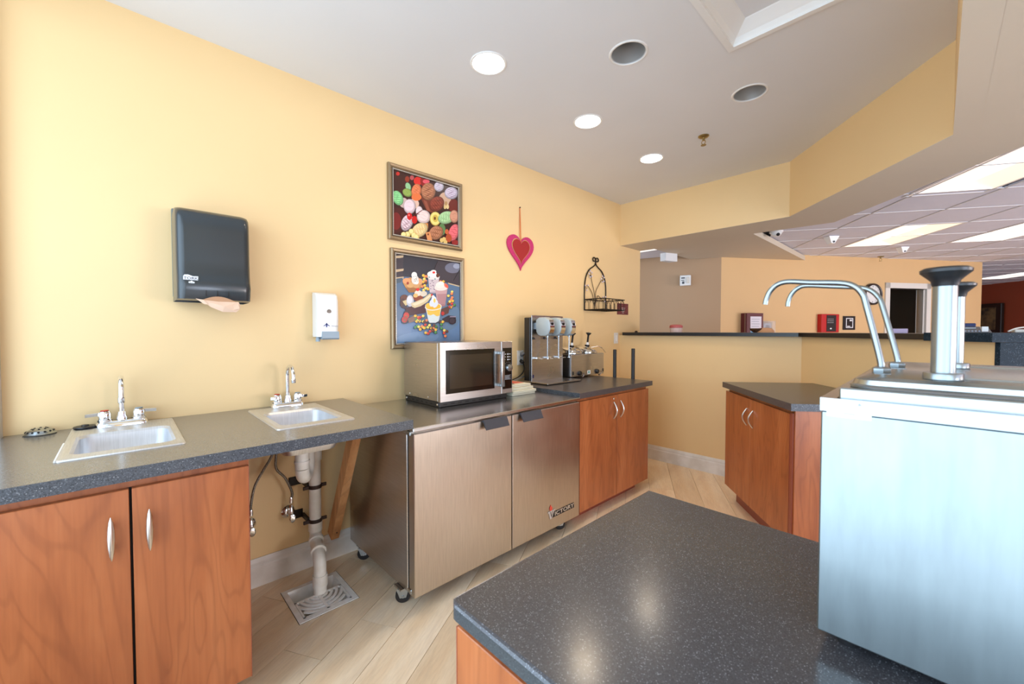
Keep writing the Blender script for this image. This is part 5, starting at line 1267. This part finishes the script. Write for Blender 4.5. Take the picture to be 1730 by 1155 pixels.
# ================================================================== OFFICE THINGS
def on_wall(s, n=0): return (PO[0]+DO[0]*s-NO[0]*n, PO[1]+DO[1]*s-NO[1]*n)
wang = atan2(DO[1], DO[0])
def wthing(name, label, cat, s, z, group=None):
    x, y = on_wall(s); return Thing(name, label, cat, (x, y, z), wang, group, local=True)   # local x along the wall, -y out of it
def S_(x, y): return (x-PO[0])*DO[0]+(y-PO[1])*DO[1]
s0, s1_ = S_(1.22, 6.292), S_(1.364, 6.512)
t = wthing('fire_alarm_panel', 'red fire alarm panel on the office wall', 'alarm panel', (s0+s1_)/2, 1.225); hw = (s1_-s0)/2
t.part('housing', box(new(), -hw, hw, -.06, 0, 0, .228, .004, 1), FREDM); f_ = t.part('face', box(new(), -hw*.45, hw*.62, -.063, -.06, .012, .215), BLKP, smooth=False)
bm = new()
for i in range(4):
    for j in range(3): box(bm, -hw*.35+i*.024, -hw*.35+i*.024+.014, -.0645, -.063, .12+j*.022, .124+j*.022)
box(bm, -.01, .015, -.0645, -.063, .04, .056); t.part('markings', bm, WTEXT, f_, smooth=False)
s0, s1_ = S_(1.429, 6.613), S_(1.526, 6.762); hw = (s1_-s0)/2
t = wthing('wall_plaque', 'small black plaque with white outline on the office wall', 'plaque', (s0+s1_)/2, 1.258)
t.part('board', box(new(), -hw, hw, -.015, 0, 0, .175, .002, 1), BLKP, smooth=False)
bm = slab(new(), -hw*.62, hw*.6, .025, .150, 0, .001, rects=[(-hw*.5, hw*.48, .035, .140)]); box(bm, hw*.0, hw*.4, .11, .13, 0, .001); box(bm, -hw*.4, hw*.1, .04, .05, 0, .001)
bm.transform(Matrix(((1, 0, 0, 0), (0, 0, -1, -.015), (0, 1, 0, 0), (0, 0, 0, 1)))); t.part('outline', bm, WTEXT, smooth=False)
# clock
sc_ = S_(1.665, 6.975)
t = wthing('wall_clock', 'round dark-rimmed wall clock on the office wall', 'clock', sc_+.0, 1.575); R_ = .138
t.part('rim', lathe(new(), [(R_, 0), (R_, .03), (R_-.008, .04), (R_-.022, .036), (R_-.022, .02)], (0, 0, .14), (0, -1, 0), 40, cap1=False), mat('dark_rim', srgb(44, 30, 28), .35))
df = t.part('dial', lathe(new(), [(R_-.02, .0), (R_-.02, .018)], (0, 0, .14), (0, -1, 0), 40), WPL)
bm = new()
for k in range(12):
    a = 2*pi*k/12; rr_ = R_-.042
    m_ = text_mesh(str(k or 12), .026, Matrix(((1, 0, 0, rr_*sin(a)), (0, 0, -1, -.0185), (0, 1, 0, .14+rr_*cos(a)), (0, 0, 0, 1)))); b2_ = bmesh.new(); b2_.from_mesh(m_); tmp = bpy.data.meshes.new('n'); b2_.to_mesh(tmp); bm.from_mesh(tmp); b2_.free()
t.part('numerals', bm, BLKP, df, smooth=False)
bm = new(); tube(bm, [(0, -.021, .14), (.034, -.021, .172)], .003, 5); tube(bm, [(0, -.022, .14), (-.012, -.022, .215)], .0022, 5); t.part('hands', bm, BLKP, df)
# thermostat under a clear cover
st_ = (S_(.785, 5.622)+S_(.849, 5.722))/2
t = wthing('thermostat', 'grey thermostat under a clear cover on the office wall', 'thermostat', st_, 1.215)
t.part('unit', box(new(), -.058, .050, -.028, 0, .02, .125, .005, 1), mat('pale_blue_plastic', srgb(170, 178, 196), .4)); t.part('display', box(new(), -.026, .022, -.030, -.028, .045, .10), GREYD, smooth=False)
t.part('clear_cover', box(new(), -.10, .095, -.05, 0, -.03, .150, .006, 1), CLEAR)
# brochure holder
sb = (S_(.618, 5.366)+S_(.748, 5.565))/2
t = wthing('brochure_holder', 'dark maroon brochure holder with a white leaflet behind the bar', 'brochure holder', sb, 1.12)
t.part('case', box(new(), -.105, .118, -.10, 0, 0, .335, .003, 1), MAROON, smooth=False)
t.part('leaflet', box(new(), -.060, .088, -.104, -.10, .03, .295), mat('leaflet', srgb(226, 222, 232), .6), smooth=False)
bm = new()
for k in range(5): box(bm, -.045, .065-.01*(k % 2), -.1048, -.104, .26-k*.028, .266-k*.028)
t.part('leaflet_text', bm, GTEXT, smooth=False); t.part('leaflet_blue_patch', box(new(), -.060, .0, -.1055, -.104, .03, .12), mat('sky_blue_ink', srgb(90, 150, 190), .5), smooth=False)
t.part('side_strip', box(new(), -.107, -.100, -.075, -.068, 0, .33), PUMPM, smooth=False)
# hallway alarm
t = Thing('wall_alarm', 'small white alarm strobe box on the taupe hallway wall', 'alarm', (.11, 5.02, 1.80), atan2(.262, .907), local=True)
t.part('housing', box(new(), -.062, .062, -.04, 0, 0, .125, .004, 1), WPL)
bm = new(); box(bm, -.045, -.005, -.0425, -.04, .085, .10); box(bm, -.045, -.012, -.0425, -.04, .06, .068); box(bm, -.035, -.01, -.0425, -.04, .02, .05); t.part('markings', bm, GREYD, smooth=False)
t.part('strobe', box(new(), .012, .045, -.055, -.04, .025, .10, .004, 1), OFFW)
# things on the bar
t = Thing('paper_cup', 'pink-topped translucent cup on the far bar top', 'cup', (.45, 4.02, 1.229))
t.part('cup', lathe(new(), [(.055, 0), (.060, .03), (.058, .045)], (.45, 4.02, 1.2295), seg=24), mat('pale_pink', srgb(224, 196, 186), .5)); t.part('lid', lathe(new(), [(.062, .045), (.064, .052), (.060, .068), (.045, .076), (.001, .078)], (.45, 4.02, 1.2295), seg=24), mat('dusty_pink', srgb(196, 96, 92), .5), label='dusty pink lid')
single('brass_stud', lathe(new(), [(.014, 0), (.016, .006), (.010, .014), (.001, .017)], (.10, 3.86, 1.2295), seg=16), BRONZE, 'tiny brown knob lying on the left end of the bar top', 'knob', (.10, 3.86, 1.2295))
t = Thing('wicker_bowl', 'small brown wicker bowl lying on the bar beside the brochure holder', 'bowl', (1.23, 3.92, 1.2295))
t.part('bowl', lathe(new(), [(.03, 0), (.055, .018), (.062, .036), (.058, .036), (.05, .018), (.025, .004), (.001, .003)], (1.205, 3.92, 1.2295), (0, 0, 1), 20, cap0=True, cap1=False), BASKET)
bm = loft(new(), [[(1.262+a*cos(k*pi/8), 3.92+b*sin(k*pi/8), z) for k in range(16)] for a, b, z in ((.07, .05, 1.230), (.066, .05, 1.245), (.048, .04, 1.266), (.02, .02, 1.270))], cap0=True, cap1=True)
t.part('napkin', bm, TAN, label='tan cloth beside the bowl')
# phone console and clutter near the desk
def dl(a, b): return (PWc[0]+D2[0]*a+N2[0]*b, PWc[1]+D2[1]*a+N2[1]*b)
t = Thing('desk_phone', 'grey office phone console on the bar near the front desk', 'phone', (2.385, 2.93, 1.2295), .05, local=True)
bm = loft(new(), [[(-.056, -.045, 0), (.056, -.045, 0), (.056, .045, 0), (-.056, .045, 0)], [(-.056, -.045, .006), (.056, -.045, .006), (.052, .045, .034), (-.052, .045, .034)]], cap0=True, cap1=True); t.part('console', bm, GREYD, smooth=False)
bm = new()
for k in range(7): box(bm, -.05+k*.011, -.044+k*.011, -.034, -.020, .008, .0155)
t.part('keys', bm, GTEXT, smooth=False); t.part('display', box(new(), -.05, .012, .012, .030, .020, .030), mat('grey_lcd', srgb(170, 176, 184), .4), smooth=False); t.part('label_card', box(new(), .026, .046, -.036, .036, .010, .033), WPL, smooth=False)
single('blue_box', box(new(), 2.342, 2.398, 2.985, 3.02, 1.2295, 1.280, .003, 1), NAVY, 'small navy blue box standing behind the phone console', 'box', (2.37, 3.0, 1.2295))
t = Thing('paper_tray', 'pale paper tray with a loose cable on the front desk', 'tray', (2.62, 3.10, 1.235))
t.part('tray', box(new(), 2.52, 2.72, 3.02, 3.18, 1.235, 1.250, .003, 1), OFFW); t.part('cable', tube(new(), smooth_path([(2.50, 3.02, 1.240), (2.53, 3.04, 1.256), (2.58, 3.06, 1.262), (2.62, 3.09, 1.255), (2.66, 3.12, 1.252)], 5), .0035, 6), OFFW)
p = dl(.62, .2)
t = Thing('paper_stack', 'lilac paper stack on the bar left of the pump cylinder', 'papers', (p[0], p[1], 1.2295)); t.part('sheets', box(new(), p[0]-.04, p[0]+.04, p[1]-.05, p[1]+.05, 1.2295, 1.256, .002, 1), mat('lilac_paper', srgb(204, 190, 224), .7), smooth=False)
# art on the rust wall
d_ = Vector((6.5, -7.6)).normalized(); ra = atan2(d_.y, d_.x)
t = Thing('framed_art', 'large dark-framed textured artwork on the rust red wall', 'picture', (3.15, 12.39, 1.19), ra, local=True)
t.part('frame', box(new(), -1.2, .0, -.06, -.0, 0, .60, .01, 1), mat('dark_frame', srgb(34, 22, 16), .4), smooth=False); t.part('canvas', box(new(), -1.1, -.10, -.065, -.06, .08, .52), WOVEN, smooth=False)
# camera dome and ceiling wedges
t = Thing('dome_camera', 'white security dome camera at the corner of the office ceiling', 'camera', (1.20, 4.46, ZT))
t.part('base', lathe(new(), [(.055, .004), (.055, -.012), (.048, -.020)], (1.20, 4.46, ZT), seg=24), WPL); t.part('dome', lathe(new(), [(.046, -.020), (.040, -.034), (.024, -.046), (.001, -.050)], (1.20, 4.46, ZT), seg=24), WPL); t.part('lens', lathe(new(), [(.016, .0), (.014, .008), (.001, .010)], (1.222, 4.432, ZT-.036), (.6, -.7, -.6), 14), BLKP)
def wedge(x, y, label, s=1.0):
    t = Thing('ceiling_sensor', label, 'sensor', (x, y, ZT))
    n_ = Vector((.69, -.72, 0)); q_ = Vector((.72, .69, 0)); c = Vector((x, y, ZT))
    bm = loft(new(), [[c-q_*.05*s+n_*.04*s, c+q_*.05*s+n_*.04*s, c+q_*.05*s-n_*.04*s, c-q_*.05*s-n_*.04*s], [c-q_*.02*s+n_*.03*s-Vector((0, 0, .07*s)), c+q_*.012*s+n_*.03*s-Vector((0, 0, .07*s)), c+q_*.012*s-n_*.03*s-Vector((0, 0, .07*s)), c-q_*.02*s-n_*.03*s-Vector((0, 0, .07*s))]], cap0=True, cap1=True)
    t.part('housing', bm, WPL, smooth=False); t.part('lens', lathe(new(), [(.010*s, 0), (.008*s, .006)], c+Vector((0, 0, -.055*s))+n_*.034*s, n_, 10), GREYD)
wedge(1.52, 5.11, 'white wedge sensor on the office ceiling nearer the header', 1.0); wedge(1.976, 6.331, 'white wedge sensor on the office ceiling farther from the header', .9)
